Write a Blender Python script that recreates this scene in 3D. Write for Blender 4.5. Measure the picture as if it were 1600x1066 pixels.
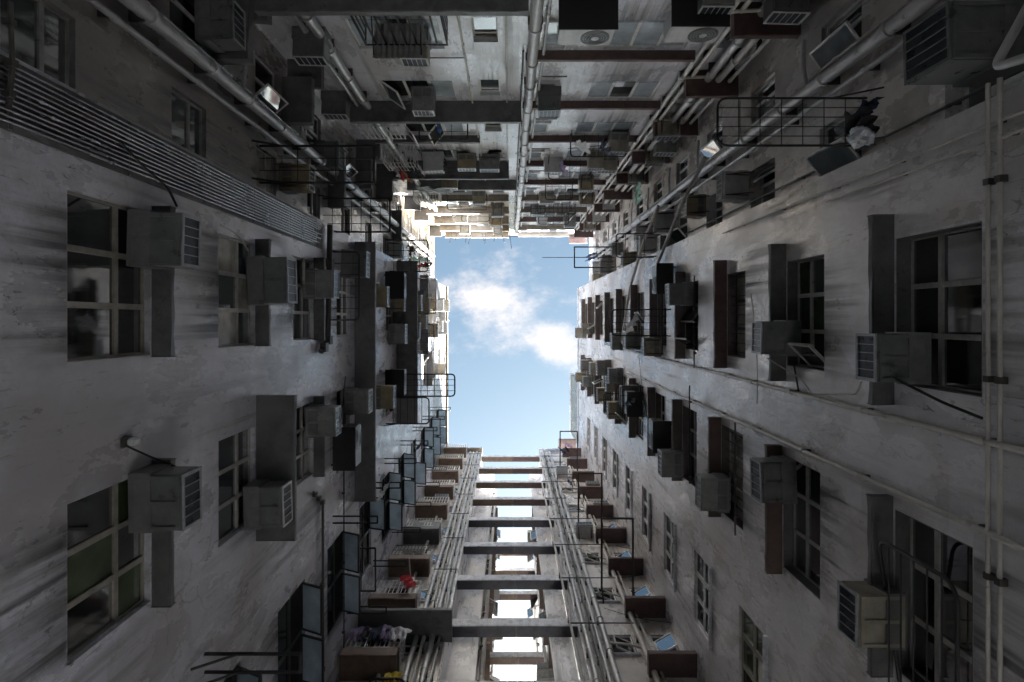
import bpy, bmesh, math, random
from mathutils import Matrix, Vector
random.seed(7)
S = bpy.context.scene
for o in list(bpy.data.objects): bpy.data.objects.remove(o)
C = S.collection
PI = math.pi

# ------------------------------------------------------------------ camera
F = 890.0            # focal length in photo pixels (photo 1600 wide); zenith sits at pixel (795, 500)
cam = bpy.data.cameras.new('camera'); camo = bpy.data.objects.new('camera', cam); C.objects.link(camo)
cam.sensor_width = 36; cam.lens = F * 36 / 1600
cam.shift_x = 5 / 1600; cam.shift_y = -33 / 1600
cam.clip_start = 0.05; cam.clip_end = 5000
camo.rotation_euler = (PI, 0, 0)          # straight up: picture right = +X, picture down = +Y
S.camera = camo

# ------------------------------------------------------------------ sky, sun, exposure
SUN_EL, SUN_AZ = math.radians(35), math.radians(24)     # azimuth from +Y towards +X
w = bpy.data.worlds.new('World'); S.world = w; w.use_nodes = True
nt = w.node_tree; nt.nodes.clear()
def N(t, **k):
    n = nt.nodes.new(t)
    for a, b in k.items(): setattr(n, a, b)
    return n
wo = N('ShaderNodeOutputWorld'); bg = N('ShaderNodeBackground'); bg.inputs['Strength'].default_value = 0.05
sky = N('ShaderNodeTexSky', sky_type='NISHITA'); sky.sun_disc = False
sky.sun_elevation = SUN_EL; sky.sun_rotation = SUN_AZ; sky.altitude = 50; sky.air_density = 0.19; sky.dust_density = 0.8; sky.ozone_density = 0.3
tc = N('ShaderNodeTexCoord'); sep = N('ShaderNodeSeparateXYZ'); nt.links.new(tc.outputs['Generated'], sep.inputs[0])
zmax = N('ShaderNodeMath', operation='MAXIMUM'); nt.links.new(sep.outputs['Z'], zmax.inputs[0]); zmax.inputs[1].default_value = 0.08
dx = N('ShaderNodeMath', operation='DIVIDE'); nt.links.new(sep.outputs['X'], dx.inputs[0]); nt.links.new(zmax.outputs[0], dx.inputs[1])
dy = N('ShaderNodeMath', operation='DIVIDE'); nt.links.new(sep.outputs['Y'], dy.inputs[0]); nt.links.new(zmax.outputs[0], dy.inputs[1])
cmb = N('ShaderNodeCombineXYZ'); nt.links.new(dx.outputs[0], cmb.inputs[0]); nt.links.new(dy.outputs[0], cmb.inputs[1])
nz = N('ShaderNodeTexNoise'); nz.inputs['Scale'].default_value = 10.0; nz.inputs['Detail'].default_value = 12.0; nz.inputs['Roughness'].default_value = 0.68
mp = N('ShaderNodeMapping'); mp.inputs['Location'].default_value = (3.3, 1.7, 0); mp.inputs['Rotation'].default_value = (0, 0, 0.5); mp.inputs['Scale'].default_value = (1.0, 1.5, 1)
nt.links.new(cmb.outputs[0], mp.inputs[0]); nt.links.new(mp.outputs[0], nz.inputs['Vector'])
def blob(cx, cy, rx, ry, rot):
    m = N('ShaderNodeMapping', vector_type='TEXTURE'); m.inputs['Location'].default_value = (cx, cy, 0); m.inputs['Rotation'].default_value = (0, 0, rot); m.inputs['Scale'].default_value = (rx, ry, 1)
    g = N('ShaderNodeTexGradient', gradient_type='QUADRATIC_SPHERE'); nt.links.new(cmb.outputs[0], m.inputs[0]); nt.links.new(m.outputs[0], g.inputs[0]); return g
acc = None
for b in ((-0.02, -0.03, .24, .16, .2), (0.08, 0.04, .15, .10, .65)):
    g = blob(*b)
    if acc is None: acc = g.outputs['Fac']
    else:
        a = N('ShaderNodeMath', operation='MAXIMUM'); nt.links.new(acc, a.inputs[0]); nt.links.new(g.outputs['Fac'], a.inputs[1]); acc = a.outputs[0]
sm = N('ShaderNodeMath', operation='MULTIPLY_ADD'); nt.links.new(acc, sm.inputs[0]); sm.inputs[1].default_value = 0.50; nt.links.new(nz.outputs['Fac'], sm.inputs[2])
cr = N('ShaderNodeMapRange'); nt.links.new(sm.outputs[0], cr.inputs[0]); cr.inputs[1].default_value = 0.58; cr.inputs[2].default_value = 1.02; cr.inputs[3].default_value = 0.0; cr.inputs[4].default_value = 0.9; cr.interpolation_type = 'SMOOTHSTEP'
mx = N('ShaderNodeMix', data_type='RGBA'); nt.links.new(cr.outputs[0], mx.inputs[0]); tint = N('ShaderNodeMix', data_type='RGBA', blend_type='MULTIPLY'); tint.inputs[0].default_value = 1.0; nt.links.new(sky.outputs[0], tint.inputs[6]); tint.inputs[7].default_value = (0.98, 1.08, 0.84, 1); nt.links.new(tint.outputs[2], mx.inputs[6]); mx.inputs[7].default_value = (.92, .85, .82, 1)
nt.links.new(mx.outputs[2], bg.inputs['Color']); nt.links.new(bg.outputs[0], wo.inputs[0])

sl = bpy.data.lights.new('sun', 'SUN'); sl.energy = 5.0; sl.angle = math.radians(0.5); sl.color = (1.0, 0.98, 0.955)
so = bpy.data.objects.new('sun', sl); C.objects.link(so)
sd = Vector((math.sin(SUN_AZ) * math.cos(SUN_EL), math.cos(SUN_AZ) * math.cos(SUN_EL), math.sin(SUN_EL)))
so.rotation_euler = (-sd).to_track_quat('-Z', 'Y').to_euler(); so.location = (0, 0, 60)
S.view_settings.view_transform = 'Standard'; S.view_settings.look = 'None'; S.view_settings.exposure = 4.85; S.view_settings.gamma = 1.0
S.view_settings.use_curve_mapping = False
S.cycles.max_bounces = 14; S.cycles.diffuse_bounces = 10; S.cycles.glossy_bounces = 4; S.cycles.transmission_bounces = 4
S.cycles.use_denoising = True; S.cycles.sample_clamp_indirect = 8.0

# ------------------------------------------------------------------ materials
M = {}
def rgba(c): return (c[0], c[1], c[2], 1)
def mat(name, col, rough=0.6, chips=0.0, ior=1.5, metal=0.0, var=0.25, scale=6.0, bump=0.0, bscale=30.0, spec=0.5, streak=0.0, alt=None, crack=0.0, rvar=0.12, obj=False, blotch=0.0):
    m = bpy.data.materials.new(name); m.use_nodes = True; t = m.node_tree; t.nodes.clear()
    def n(ty, **k):
        x = t.nodes.new(ty)
        for a, b in k.items(): setattr(x, a, b)
        return x
    L = t.links.new
    out = n('ShaderNodeOutputMaterial'); p = n('ShaderNodeBsdfPrincipled'); L(p.outputs[0], out.inputs[0])
    p.inputs['IOR'].default_value = ior; p.inputs['Metallic'].default_value = metal; p.inputs['Specular IOR Level'].default_value = spec
    g = n('ShaderNodeNewGeometry'); pos = g.outputs['Position']
    n1 = n('ShaderNodeTexNoise'); L(pos, n1.inputs['Vector']); n1.inputs['Scale'].default_value = scale; n1.inputs['Detail'].default_value = 7; n1.inputs['Roughness'].default_value = .62
    r1 = n('ShaderNodeMapRange'); L(n1.outputs['Fac'], r1.inputs[0]); r1.inputs[1].default_value = .3; r1.inputs[2].default_value = .72
    dark = tuple(c * (1 - var) for c in col) if alt is None else alt
    lite = tuple(min(1, c * (1 + var * .6)) for c in col)
    mix = n('ShaderNodeMix', data_type='RGBA'); L(r1.outputs[0], mix.inputs[0]); mix.inputs[6].default_value = rgba(dark); mix.inputs[7].default_value = rgba(lite)
    col_out = mix.outputs[2]
    if streak > 0:                                # rain runs down the wall
        mp = n('ShaderNodeMapping'); mp.inputs['Scale'].default_value = (5, 5, .24); L(pos, mp.inputs[0])
        n2 = n('ShaderNodeTexNoise'); L(mp.outputs[0], n2.inputs['Vector']); n2.inputs['Scale'].default_value = 1; n2.inputs['Detail'].default_value = 8; n2.inputs['Roughness'].default_value = .65
        r2 = n('ShaderNodeMapRange'); L(n2.outputs['Fac'], r2.inputs[0]); r2.inputs[1].default_value = .47; r2.inputs[2].default_value = .72; r2.inputs[3].default_value = 0; r2.inputs[4].default_value = streak
        n3 = n('ShaderNodeTexNoise'); L(pos, n3.inputs['Vector']); n3.inputs['Scale'].default_value = .7; n3.inputs['Detail'].default_value = 4
        r3 = n('ShaderNodeMapRange'); L(n3.outputs['Fac'], r3.inputs[0]); r3.inputs[1].default_value = .38; r3.inputs[2].default_value = .62
        mu = n('ShaderNodeMath', operation='MULTIPLY'); L(r2.outputs[0], mu.inputs[0]); L(r3.outputs[0], mu.inputs[1])
        m2 = n('ShaderNodeMix', data_type='RGBA'); L(mu.outputs[0], m2.inputs[0]); L(col_out, m2.inputs[6]); m2.inputs[7].default_value = rgba(tuple(c * .18 for c in col)); col_out = m2.outputs[2]
    if blotch > 0:                                # damp blotches and repaired patches
        n4 = n('ShaderNodeTexNoise'); L(pos, n4.inputs['Vector']); n4.inputs['Scale'].default_value = .8; n4.inputs['Detail'].default_value = 10; n4.inputs['Roughness'].default_value = .7; n4.inputs['Distortion'].default_value = .6
        r4 = n('ShaderNodeMapRange'); L(n4.outputs['Fac'], r4.inputs[0]); r4.inputs[1].default_value = .48; r4.inputs[2].default_value = .66; r4.inputs[4].default_value = blotch
        m3 = n('ShaderNodeMix', data_type='RGBA'); L(r4.outputs[0], m3.inputs[0]); L(col_out, m3.inputs[6]); m3.inputs[7].default_value = rgba((col[0] * .62, col[1] * .60, col[2] * .57)); col_out = m3.outputs[2]
    if chips > 0:                                 # flaked paint and scuffs
        mq = n('ShaderNodeMapping'); mq.inputs['Scale'].default_value = (1, 1, .45); L(pos, mq.inputs[0])
        n7 = n('ShaderNodeTexNoise'); L(mq.outputs[0], n7.inputs['Vector']); n7.inputs['Scale'].default_value = 10; n7.inputs['Detail'].default_value = 5; n7.inputs['Roughness'].default_value = .7; n7.inputs['Distortion'].default_value = 1.2
        r7 = n('ShaderNodeMapRange'); L(n7.outputs['Fac'], r7.inputs[0]); r7.inputs[1].default_value = .57; r7.inputs[2].default_value = .66; r7.inputs[4].default_value = chips
        n8 = n('ShaderNodeTexNoise'); L(pos, n8.inputs['Vector']); n8.inputs['Scale'].default_value = .9; n8.inputs['Detail'].default_value = 3
        r8 = n('ShaderNodeMapRange'); L(n8.outputs['Fac'], r8.inputs[0]); r8.inputs[1].default_value = .46; r8.inputs[2].default_value = .60
        m8 = n('ShaderNodeMath', operation='MULTIPLY'); L(r7.outputs[0], m8.inputs[0]); L(r8.outputs[0], m8.inputs[1])
        m9 = n('ShaderNodeMix', data_type='RGBA'); L(m8.outputs[0], m9.inputs[0]); L(col_out, m9.inputs[6]); m9.inputs[7].default_value = rgba(tuple(c * .22 for c in col)); col_out = m9.outputs[2]
    if crack > 0:
        nd = n('ShaderNodeTexNoise'); L(pos, nd.inputs['Vector']); nd.inputs['Scale'].default_value = 2.2; nd.inputs['Detail'].default_value = 5
        vm = n('ShaderNodeVectorMath', operation='MULTIPLY_ADD'); L(nd.outputs['Color'], vm.inputs[0]); vm.inputs[1].default_value = (.7, .7, .7); L(pos, vm.inputs[2])
        v = n('ShaderNodeTexVoronoi', feature='DISTANCE_TO_EDGE'); L(vm.outputs[0], v.inputs['Vector']); v.inputs['Scale'].default_value = .62
        r5 = n('ShaderNodeMapRange'); L(v.outputs['Distance'], r5.inputs[0]); r5.inputs[1].default_value = 0.0; r5.inputs[2].default_value = .011; r5.inputs[3].default_value = crack; r5.inputs[4].default_value = 0
        n6 = n('ShaderNodeTexNoise'); L(pos, n6.inputs['Vector']); n6.inputs['Scale'].default_value = .8
        r6 = n('ShaderNodeMapRange'); L(n6.outputs['Fac'], r6.inputs[0]); r6.inputs[1].default_value = .47; r6.inputs[2].default_value = .56
        mc = n('ShaderNodeMath', operation='MULTIPLY'); L(r5.outputs[0], mc.inputs[0]); L(r6.outputs[0], mc.inputs[1])
        m4 = n('ShaderNodeMix', data_type='RGBA'); L(mc.outputs[0], m4.inputs[0]); L(col_out, m4.inputs[6]); m4.inputs[7].default_value = rgba(tuple(c * .12 for c in col)); col_out = m4.outputs[2]
    L(col_out, p.inputs['Base Color'])
    rr = n('ShaderNodeMapRange'); L(n1.outputs['Fac'], rr.inputs[0]); rr.inputs[1].default_value = .3; rr.inputs[2].default_value = .7; rr.inputs[3].default_value = max(.03, rough - rvar); rr.inputs[4].default_value = min(1, rough + rvar); L(rr.outputs[0], p.inputs['Roughness'])
    if bump > 0:
        mb = n('ShaderNodeMapping'); mb.inputs['Scale'].default_value = (1, 1, .38); L(pos, mb.inputs[0])
        nb = n('ShaderNodeTexNoise'); L(mb.outputs[0], nb.inputs['Vector']); nb.inputs['Scale'].default_value = bscale; nb.inputs['Detail'].default_value = 6; nb.inputs['Roughness'].default_value = .55; nb.inputs['Distortion'].default_value = .8
        b = n('ShaderNodeBump'); b.inputs['Strength'].default_value = bump; b.inputs['Distance'].default_value = .03; L(nb.outputs['Fac'], b.inputs['Height']); L(b.outputs[0], p.inputs['Normal'])
    M[name] = m; return m
def plaster(name, col, stain=.6, chip=.7, rough=.30, lump=.30):
    """old enamel-painted render: patch repairs, rain runs, scratches, flakes, uneven gloss"""
    m = bpy.data.materials.new(name); m.use_nodes = True; t = m.node_tree; t.nodes.clear(); L = t.links.new
    def n(ty, **k):
        x = t.nodes.new(ty)
        for a, b in k.items(): setattr(x, a, b)
        return x
    out = n('ShaderNodeOutputMaterial'); p = n('ShaderNodeBsdfPrincipled'); L(p.outputs[0], out.inputs[0]); p.inputs['IOR'].default_value = 1.8; p.inputs['Specular IOR Level'].default_value = .9
    pos = n('ShaderNodeNewGeometry').outputs['Position']
    def noise(scale, detail=6, rg=.6, sc=(1, 1, 1), dist=0.0, off=(0, 0, 0)):
        mp = n('ShaderNodeMapping'); mp.inputs['Scale'].default_value = sc; mp.inputs['Location'].default_value = off; L(pos, mp.inputs[0])
        x = n('ShaderNodeTexNoise'); L(mp.outputs[0], x.inputs['Vector']); x.inputs['Scale'].default_value = scale; x.inputs['Detail'].default_value = detail; x.inputs['Roughness'].default_value = rg; x.inputs['Distortion'].default_value = dist; return x.outputs['Fac']
    def rng(f, a, b, c=0.0, d=1.0):
        x = n('ShaderNodeMapRange', interpolation_type='SMOOTHSTEP'); L(f, x.inputs[0])
        for k, v in enumerate((a, b, c, d)): x.inputs[k + 1].default_value = v
        return x.outputs[0]
    def mul(a, b):
        x = n('ShaderNodeMath', operation='MULTIPLY'); L(a, x.inputs[0]); L(b, x.inputs[1]); return x.outputs[0]
    def blend(f, a, c):
        x = n('ShaderNodeMix', data_type='RGBA'); L(f, x.inputs[0])
        if isinstance(a, tuple): x.inputs[6].default_value = rgba(a)
        else: L(a, x.inputs[6])
        x.inputs[7].default_value = rgba(c); return x.outputs[2]
    k = lambda f, tint=(1, 1, 1): tuple(c * f * q for c, q in zip(col, tint))
    broad = noise(.55, 8, .62); c = blend(rng(broad, .34, .66), k(.60, (1, .93, .84)), k(1.08))
    c = blend(rng(noise(6.5, 9, .68, (1, 1, .6), .5, (4, 1, 6)), .42, .66, 0, .55), c, k(.62, (1, .97, .93)))
    c = blend(rng(noise(26, 4, .7), .45, .72, 0, .4), c, k(.6))                                     # fine grain
    v = n('ShaderNodeTexVoronoi', distance='CHEBYCHEV'); L(pos, v.inputs['Vector']); v.inputs['Scale'].default_value = .5                # repaired patches
    sp = n('ShaderNodeSeparateColor'); L(v.outputs['Color'], sp.inputs[0]); c = blend(rng(sp.outputs[0], .62, .66, 0, .16), c, k(.55)); c = blend(rng(sp.outputs[1], .74, .78, 0, .35), c, k(1.18, (.97, 1, 1.03)))
    run1 = mul(rng(noise(1, 7, .62, (4.5, 4.5, .13)), .50, .66), rng(noise(.45, 3, .5, (1, 1, 1), 0, (9, 2, 5)), .42, .60)); c = blend(mul(run1, rng(noise(2.2, 4), .2, .7, .4, stain)), c, k(.16, (1, .93, .85)))
    scr = mul(rng(noise(1, 4, .7, (26, 26, 2.2), .5), .60, .68), rng(noise(.8, 4, .6, (1, 1, 1), 0, (3, 7, 1)), .46, .62)); c = blend(mul(scr, rng(broad, .2, .6, .5, chip)), c, k(.14))
    chp = mul(rng(noise(6.5, 7, .72, (1, 1, .6), 1.4), .60, .645), rng(noise(.7, 3, .5, (1, 1, 1), 0, (5, 5, 8)), .50, .64)); c = blend(mul(chp, rng(broad, .2, .6, .75, chip)), c, k(.22, (1, .93, .86)))
    vm = n('ShaderNodeVectorMath', operation='MULTIPLY_ADD'); nd = n('ShaderNodeTexNoise'); L(pos, nd.inputs['Vector']); nd.inputs['Scale'].default_value = 1.6; nd.inputs['Detail'].default_value = 6; L(nd.outputs['Color'], vm.inputs[0]); vm.inputs[1].default_value = (.8, .8, .8); L(pos, vm.inputs[2])
    ve = n('ShaderNodeTexVoronoi', feature='DISTANCE_TO_EDGE'); L(vm.outputs[0], ve.inputs['Vector']); ve.inputs['Scale'].default_value = .45
    crk = mul(rng(ve.outputs['Distance'], 0, .008, .55, 0), rng(noise(.6, 2, .5, (1, 1, 1), 0, (1, 4, 2)), .5, .6)); c = blend(crk, c, k(.15))
    L(c, p.inputs['Base Color'])
    rr = n('ShaderNodeMath', operation='ADD'); L(rng(noise(1.7, 7, .65, (1, 1, .5), 0, (2, 8, 3)), .3, .7, rough - .11, rough + .14), rr.inputs[0]); L(rng(run1, 0, 1, 0, .2), rr.inputs[1]); L(rr.outputs[0], p.inputs['Roughness'])
    hs = n('ShaderNodeMath', operation='ADD'); L(noise(4.2, 5, .5, (1, 1, .45), 1.0), hs.inputs[0]); L(rng(chp, 0, 1, 0, -.25), hs.inputs[1])
    b = n('ShaderNodeBump'); b.inputs['Strength'].default_value = lump; b.inputs['Distance'].default_value = .04; L(hs.outputs[0], b.inputs['Height']); L(b.outputs[0], p.inputs['Normal'])
    M[name] = m
plaster('plaster_grey', (.585, .595, .68), .75, .85)
plaster('plaster_pale', (.76, .75, .785), .7, .7)
plaster('plaster_white', (.71, .725, .81), .65, .9)
plaster('plaster_warm', (.62, .59, .575), .8, .7)
plaster('plaster_cream', (.17, .14, .09), .5, .5)  # cream paint, darkened to offset the sun glare on it
plaster('plaster_sun_gold', (.13, .095, .055), .5, .5)  # tan colour stands in for golden sun and dims its glare
plaster('plaster_glare_dim', (.14, .135, .13), .5, .5)  # darkened copy of the grey plaster where sun would blow out
plaster('plaster_dark', (.32, .30, .285), .85, .8)  # darker plaster for the left recess and the gap flanks
mat('slab_concrete', (.17, .172, .185), rough=.55, var=.3, scale=3, bump=.3, bscale=8, streak=.6, blotch=.4)
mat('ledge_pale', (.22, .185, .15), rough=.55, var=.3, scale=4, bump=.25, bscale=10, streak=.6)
mat('hood_brown', (.15, .125, .118), rough=.55, var=.3, scale=4, bump=.25, bscale=10, streak=.6)
mat('ac_yellow', (.34, .29, .19), rough=.45, var=.3, scale=6, streak=.5)
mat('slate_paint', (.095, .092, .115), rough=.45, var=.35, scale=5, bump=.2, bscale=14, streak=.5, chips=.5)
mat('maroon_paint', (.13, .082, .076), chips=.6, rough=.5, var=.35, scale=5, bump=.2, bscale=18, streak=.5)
mat('brown_paint', (.19, .13, .095), rough=.55, var=.35, scale=5, bump=.2, bscale=18, streak=.6)
mat('tan_paint', (.20, .155, .11), rough=.6, var=.3, scale=5, bump=.2, bscale=18, streak=.6)
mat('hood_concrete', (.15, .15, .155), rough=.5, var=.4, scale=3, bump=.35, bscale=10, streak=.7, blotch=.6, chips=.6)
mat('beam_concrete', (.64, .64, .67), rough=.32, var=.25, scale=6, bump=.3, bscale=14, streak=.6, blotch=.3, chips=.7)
mat('ground_concrete', (.07, .07, .068), rough=.8, var=.3, scale=2, bump=.3)
mat('pipe_steel', (.50, .50, .505), rough=.36, metal=.25, var=.25, scale=4, chips=.5)
mat('pipe_plastic', (.54, .52, .485), rough=.36, var=.22, scale=4, chips=.5)
mat('pipe_dark', (.07, .065, .06), rough=.45, var=.4, scale=9)
mat('conduit_zinc', (.46, .47, .50), rough=.22, metal=.9, var=.08, scale=2)
mat('black_iron', (.016, .016, .018), rough=.5, var=.4, scale=20)
mat('rust_iron', (.09, .055, .035), rough=.75, var=.5, scale=25)
mat('ac_grey', (.25, .26, .255), rough=.42, var=.3, scale=6, streak=.6, chips=.6)
mat('ac_beige', (.34, .315, .26), rough=.45, var=.3, scale=6, streak=.6, chips=.6)
mat('ac_white', (.55, .56, .57), rough=.42, var=.2, scale=6, streak=.4)
mat('ac_dark', (.15, .158, .16), rough=.35, var=.3, scale=6)
mat('sleeve_grey', (.17, .175, .175), rough=.45, var=.3, scale=6, streak=.4)
mat('grille_grey', (.33, .35, .38), rough=.4, var=.3, scale=12)
mat('fin_metal', (.022, .028, .042), rough=.35, metal=.3, var=.5, scale=30)
mat('frame_alu', (.45, .44, .42), rough=.38, metal=.25, var=.3, scale=9)
mat('frame_white', (.72, .72, .71), rough=.45, var=.25, scale=9, streak=.4)
mat('frame_dark', (.035, .034, .034), rough=.42, var=.3, scale=9)
mat('frame_bronze', (.33, .31, .275), rough=.4, metal=.2, var=.3, scale=9)
mat('glass_dark', (.012, .014, .016), ior=2.1, rough=.04, var=.5, scale=2, rvar=.02, spec=1.0, bump=.035, bscale=1.6)
mat('glass_blue', (.035, .05, .058), ior=2.4, rough=.05, var=.5, scale=2, rvar=.03, spec=1.0, bump=.035, bscale=1.6)
mat('glass_dull', (.02, .024, .022), rough=.18, var=.5, scale=2, spec=.3)
mat('glass_film', (.03, .04, .05), rough=.03, var=.2, scale=2, rvar=.02, ior=3.2, bump=.035, bscale=1.6)
mat('glass_pale', (.40, .46, .52), rough=.1, var=.35, scale=3, rvar=.04, ior=2.4)
mat('glass_green', (.05, .075, .035), rough=.06, var=.6, scale=2, rvar=.03, spec=.6)
mat('glass_curtain', (.40, .39, .35), ior=1.8, rough=.10, var=.5, scale=4, rvar=.05, spec=.6, bump=.035, bscale=1.6)
mat('glass_frosted', (.50, .56, .60), rough=.22, var=.25, scale=3, rvar=.08, spec=.7)
def translucent(name, w):
    t = M[name].node_tree; p = next(n for n in t.nodes if n.type == 'BSDF_PRINCIPLED'); out = next(n for n in t.nodes if n.type == 'OUTPUT_MATERIAL')
    tr = t.nodes.new('ShaderNodeBsdfTranslucent'); mx = t.nodes.new('ShaderNodeMixShader'); mx.inputs[0].default_value = w
    t.links.new(p.inputs['Base Color'].links[0].from_socket, tr.inputs['Color']); t.links.new(p.outputs[0], mx.inputs[1]); t.links.new(tr.outputs[0], mx.inputs[2]); t.links.new(mx.outputs[0], out.inputs[0])
translucent('glass_frosted', .8)
mat('interior_dark', (.012, .012, .013), rough=.9)
mat('cable_black', (.012, .012, .013), rough=.5)
mat('cable_white', (.5, .48, .44), rough=.5)
mat('cloth_navy', (.02, .03, .07), rough=.9, var=.4, scale=12); mat('cloth_white', (.65, .65, .68), rough=.9, var=.15, scale=12)
mat('cloth_red', (.45, .02, .03), rough=.85, var=.25, scale=12); mat('cloth_orange', (.55, .16, .05), rough=.85, var=.3, scale=12)
mat('cloth_violet', (.26, .20, .34), rough=.9, var=.3, scale=12); mat('cloth_yellow', (.62, .46, .04), rough=.85, var=.3, scale=12)
mat('cloth_blue', (.03, .10, .34), rough=.85, var=.3, scale=12); mat('cloth_dark', (.02, .02, .024), rough=.9, var=.4, scale=12)
mat('tarp_green', (.03, .22, .13), rough=.5, var=.3, scale=8); mat('tarp_teal', (.012, .035, .035), rough=.5, var=.3, scale=8)
mat('bag_silver', (.6, .63, .68), rough=.42, metal=.35, var=.3, scale=14, bump=.4, bscale=20)
mat('sheet_metal', (.38, .38, .37), rough=.45, metal=.3, var=.3, scale=5, streak=.5)
mat('white_box', (.62, .63, .65), rough=.4, var=.15)
mat('leaf', (.05, .10, .03), rough=.5, var=.5, scale=20)

# ------------------------------------------------------------------ mesh kit
class MB:
    def __init__(s): s.v = []; s.f = []
    def box(s, x0, x1, y0, y1, z0, z1):
        b = len(s.v); s.v += [(x, y, z) for z in (z0, z1) for y in (y0, y1) for x in (x0, x1)]
        s.f += [tuple(b + i for i in q) for q in ((0, 2, 3, 1), (4, 5, 7, 6), (0, 1, 5, 4), (2, 6, 7, 3), (0, 4, 6, 2), (1, 3, 7, 5))]; return s
    def plate(s, x0, x1, z0, z1, y0, y1, holes):
        """slab in the x-z plane from y0 (back) to y1 (front) with rectangular holes, one connected mesh"""
        xs = sorted({x0, x1, *[min(max(h[i], x0), x1) for h in holes for i in (0, 1)]}); zs = sorted({z0, z1, *[min(max(h[i], z0), z1) for h in holes for i in (2, 3)]})
        nx, nz = len(xs) - 1, len(zs) - 1; xi = {x: i for i, x in enumerate(xs)}; zi = {z: i for i, z in enumerate(zs)}
        solid = [[True] * nz for _ in range(nx)]
        for h in holes:
            a, b = min(max(h[0], x0), x1), min(max(h[1], x0), x1); c, d = min(max(h[2], z0), z1), min(max(h[3], z0), z1)
            for i in range(xi[a], xi[b]):
                for j in range(zi[c], zi[d]): solid[i][j] = False
        ids = {}
        def V(i, j, k):
            if (i, j, k) not in ids: ids[(i, j, k)] = len(s.v); s.v.append((xs[i], y1 if k else y0, zs[j]))
            return ids[(i, j, k)]
        sol = lambda i, j: 0 <= i < nx and 0 <= j < nz and solid[i][j]
        for i in range(nx):
            for j in range(nz):
                if not solid[i][j]: continue
                s.f.append((V(i + 1, j, 1), V(i, j, 1), V(i, j + 1, 1), V(i + 1, j + 1, 1)))
                s.f.append((V(i, j, 0), V(i + 1, j, 0), V(i + 1, j + 1, 0), V(i, j + 1, 0)))
                if not sol(i - 1, j): s.f.append((V(i, j, 1), V(i, j, 0), V(i, j + 1, 0), V(i, j + 1, 1)))
                if not sol(i + 1, j): s.f.append((V(i + 1, j, 0), V(i + 1, j, 1), V(i + 1, j + 1, 1), V(i + 1, j + 1, 0)))
                if not sol(i, j - 1): s.f.append((V(i, j, 0), V(i, j, 1), V(i + 1, j, 1), V(i + 1, j, 0)))
                if not sol(i, j + 1): s.f.append((V(i, j + 1, 1), V(i, j + 1, 0), V(i + 1, j + 1, 0), V(i + 1, j + 1, 1)))
        return s
    def tube(s, pts, r, n=8, closed=False):
        pts = [Vector(p) for p in pts]; m = len(pts); rings = []; up = None
        for i, p in enumerate(pts):
            if closed: t = (pts[(i + 1) % m] - pts[i - 1]).normalized()
            else: t = (pts[min(i + 1, m - 1)] - pts[max(i - 1, 0)]).normalized()
            if up is None: up = t.orthogonal().normalized()
            up = (up - t * up.dot(t)).normalized(); b = t.cross(up); rr = r[i] if isinstance(r, (list, tuple)) else r
            rings.append(len(s.v)); s.v += [tuple(p + (up * math.cos(2 * PI * k / n) + b * math.sin(2 * PI * k / n)) * rr) for k in range(n)]
        for i in range(m if closed else m - 1):
            a, c = rings[i], rings[(i + 1) % m]
            s.f += [(a + k, a + (k + 1) % n, c + (k + 1) % n, c + k) for k in range(n)]
        if not closed: s.f += [tuple(rings[0] + k for k in reversed(range(n))), tuple(rings[-1] + k for k in range(n))]
        return s
    def mesh(s, name, smooth=False, bevel=0):
        me = bpy.data.meshes.new(name); me.from_pydata(s.v, [], s.f)
        bm = bmesh.new(); bm.from_mesh(me)
        if bevel: bmesh.ops.bevel(bm, geom=[e for e in bm.edges if len(e.link_faces) == 2 and e.calc_face_angle(0) > 1], offset=bevel, segments=2, affect='EDGES', clamp_overlap=True)
        bmesh.ops.recalc_face_normals(bm, faces=bm.faces); bm.to_mesh(me); bm.free()
        if smooth:
            for p in me.polygons: p.use_smooth = True
            me.set_sharp_from_angle(angle=math.radians(50))
        return me
def fillet(pts, rad=.08, n=4):
    pts = [Vector(p) for p in pts]; out = [pts[0]]
    for a, b, c in zip(pts, pts[1:], pts[2:]):
        r = min(rad, (a - b).length * .45, (c - b).length * .45); p, q = b + (a - b).normalized() * r, b + (c - b).normalized() * r
        out += [p.lerp(b, t).lerp(b.lerp(q, t), t) for t in [i / n for i in range(n + 1)]]
    return out + [pts[-1]]

MW = {}                                          # world matrix of every parent
cache = {}
def cached(key, fn):
    if key not in cache: cache[key] = fn()
    return cache[key]
def put(name, me, material, parent=None, m=Matrix()):
    """m: world matrix"""
    slot = M[material]
    key = (me.name, material)
    if len(me.materials) == 0: me.materials.append(slot)
    elif me.materials[0] != slot:
        me = cached(('mm',) + key, lambda: me.copy()); me.materials.clear(); me.materials.append(slot)
    o = bpy.data.objects.new(name, me); C.objects.link(o)
    if parent is not None: o.parent = parent; o.matrix_basis = MW[parent.name].inverted() @ m
    else: o.matrix_basis = m
    MW[o.name] = m.copy(); return o
REG = []
def tag(o, phrase, cat, where=None, z=0, group=None):
    o['category'] = cat
    if group: o['group'] = group
    if where is None: o['label'] = phrase
    else: REG.append((o, phrase, where, z))
def empty(name, m, phrase, cat, where=None, group=None):
    o = bpy.data.objects.new(name, None); C.objects.link(o); o.empty_display_size = .2; o.matrix_basis = m; MW[o.name] = m.copy()
    tag(o, phrase, cat, where, m.translation.z, group); return o
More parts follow.
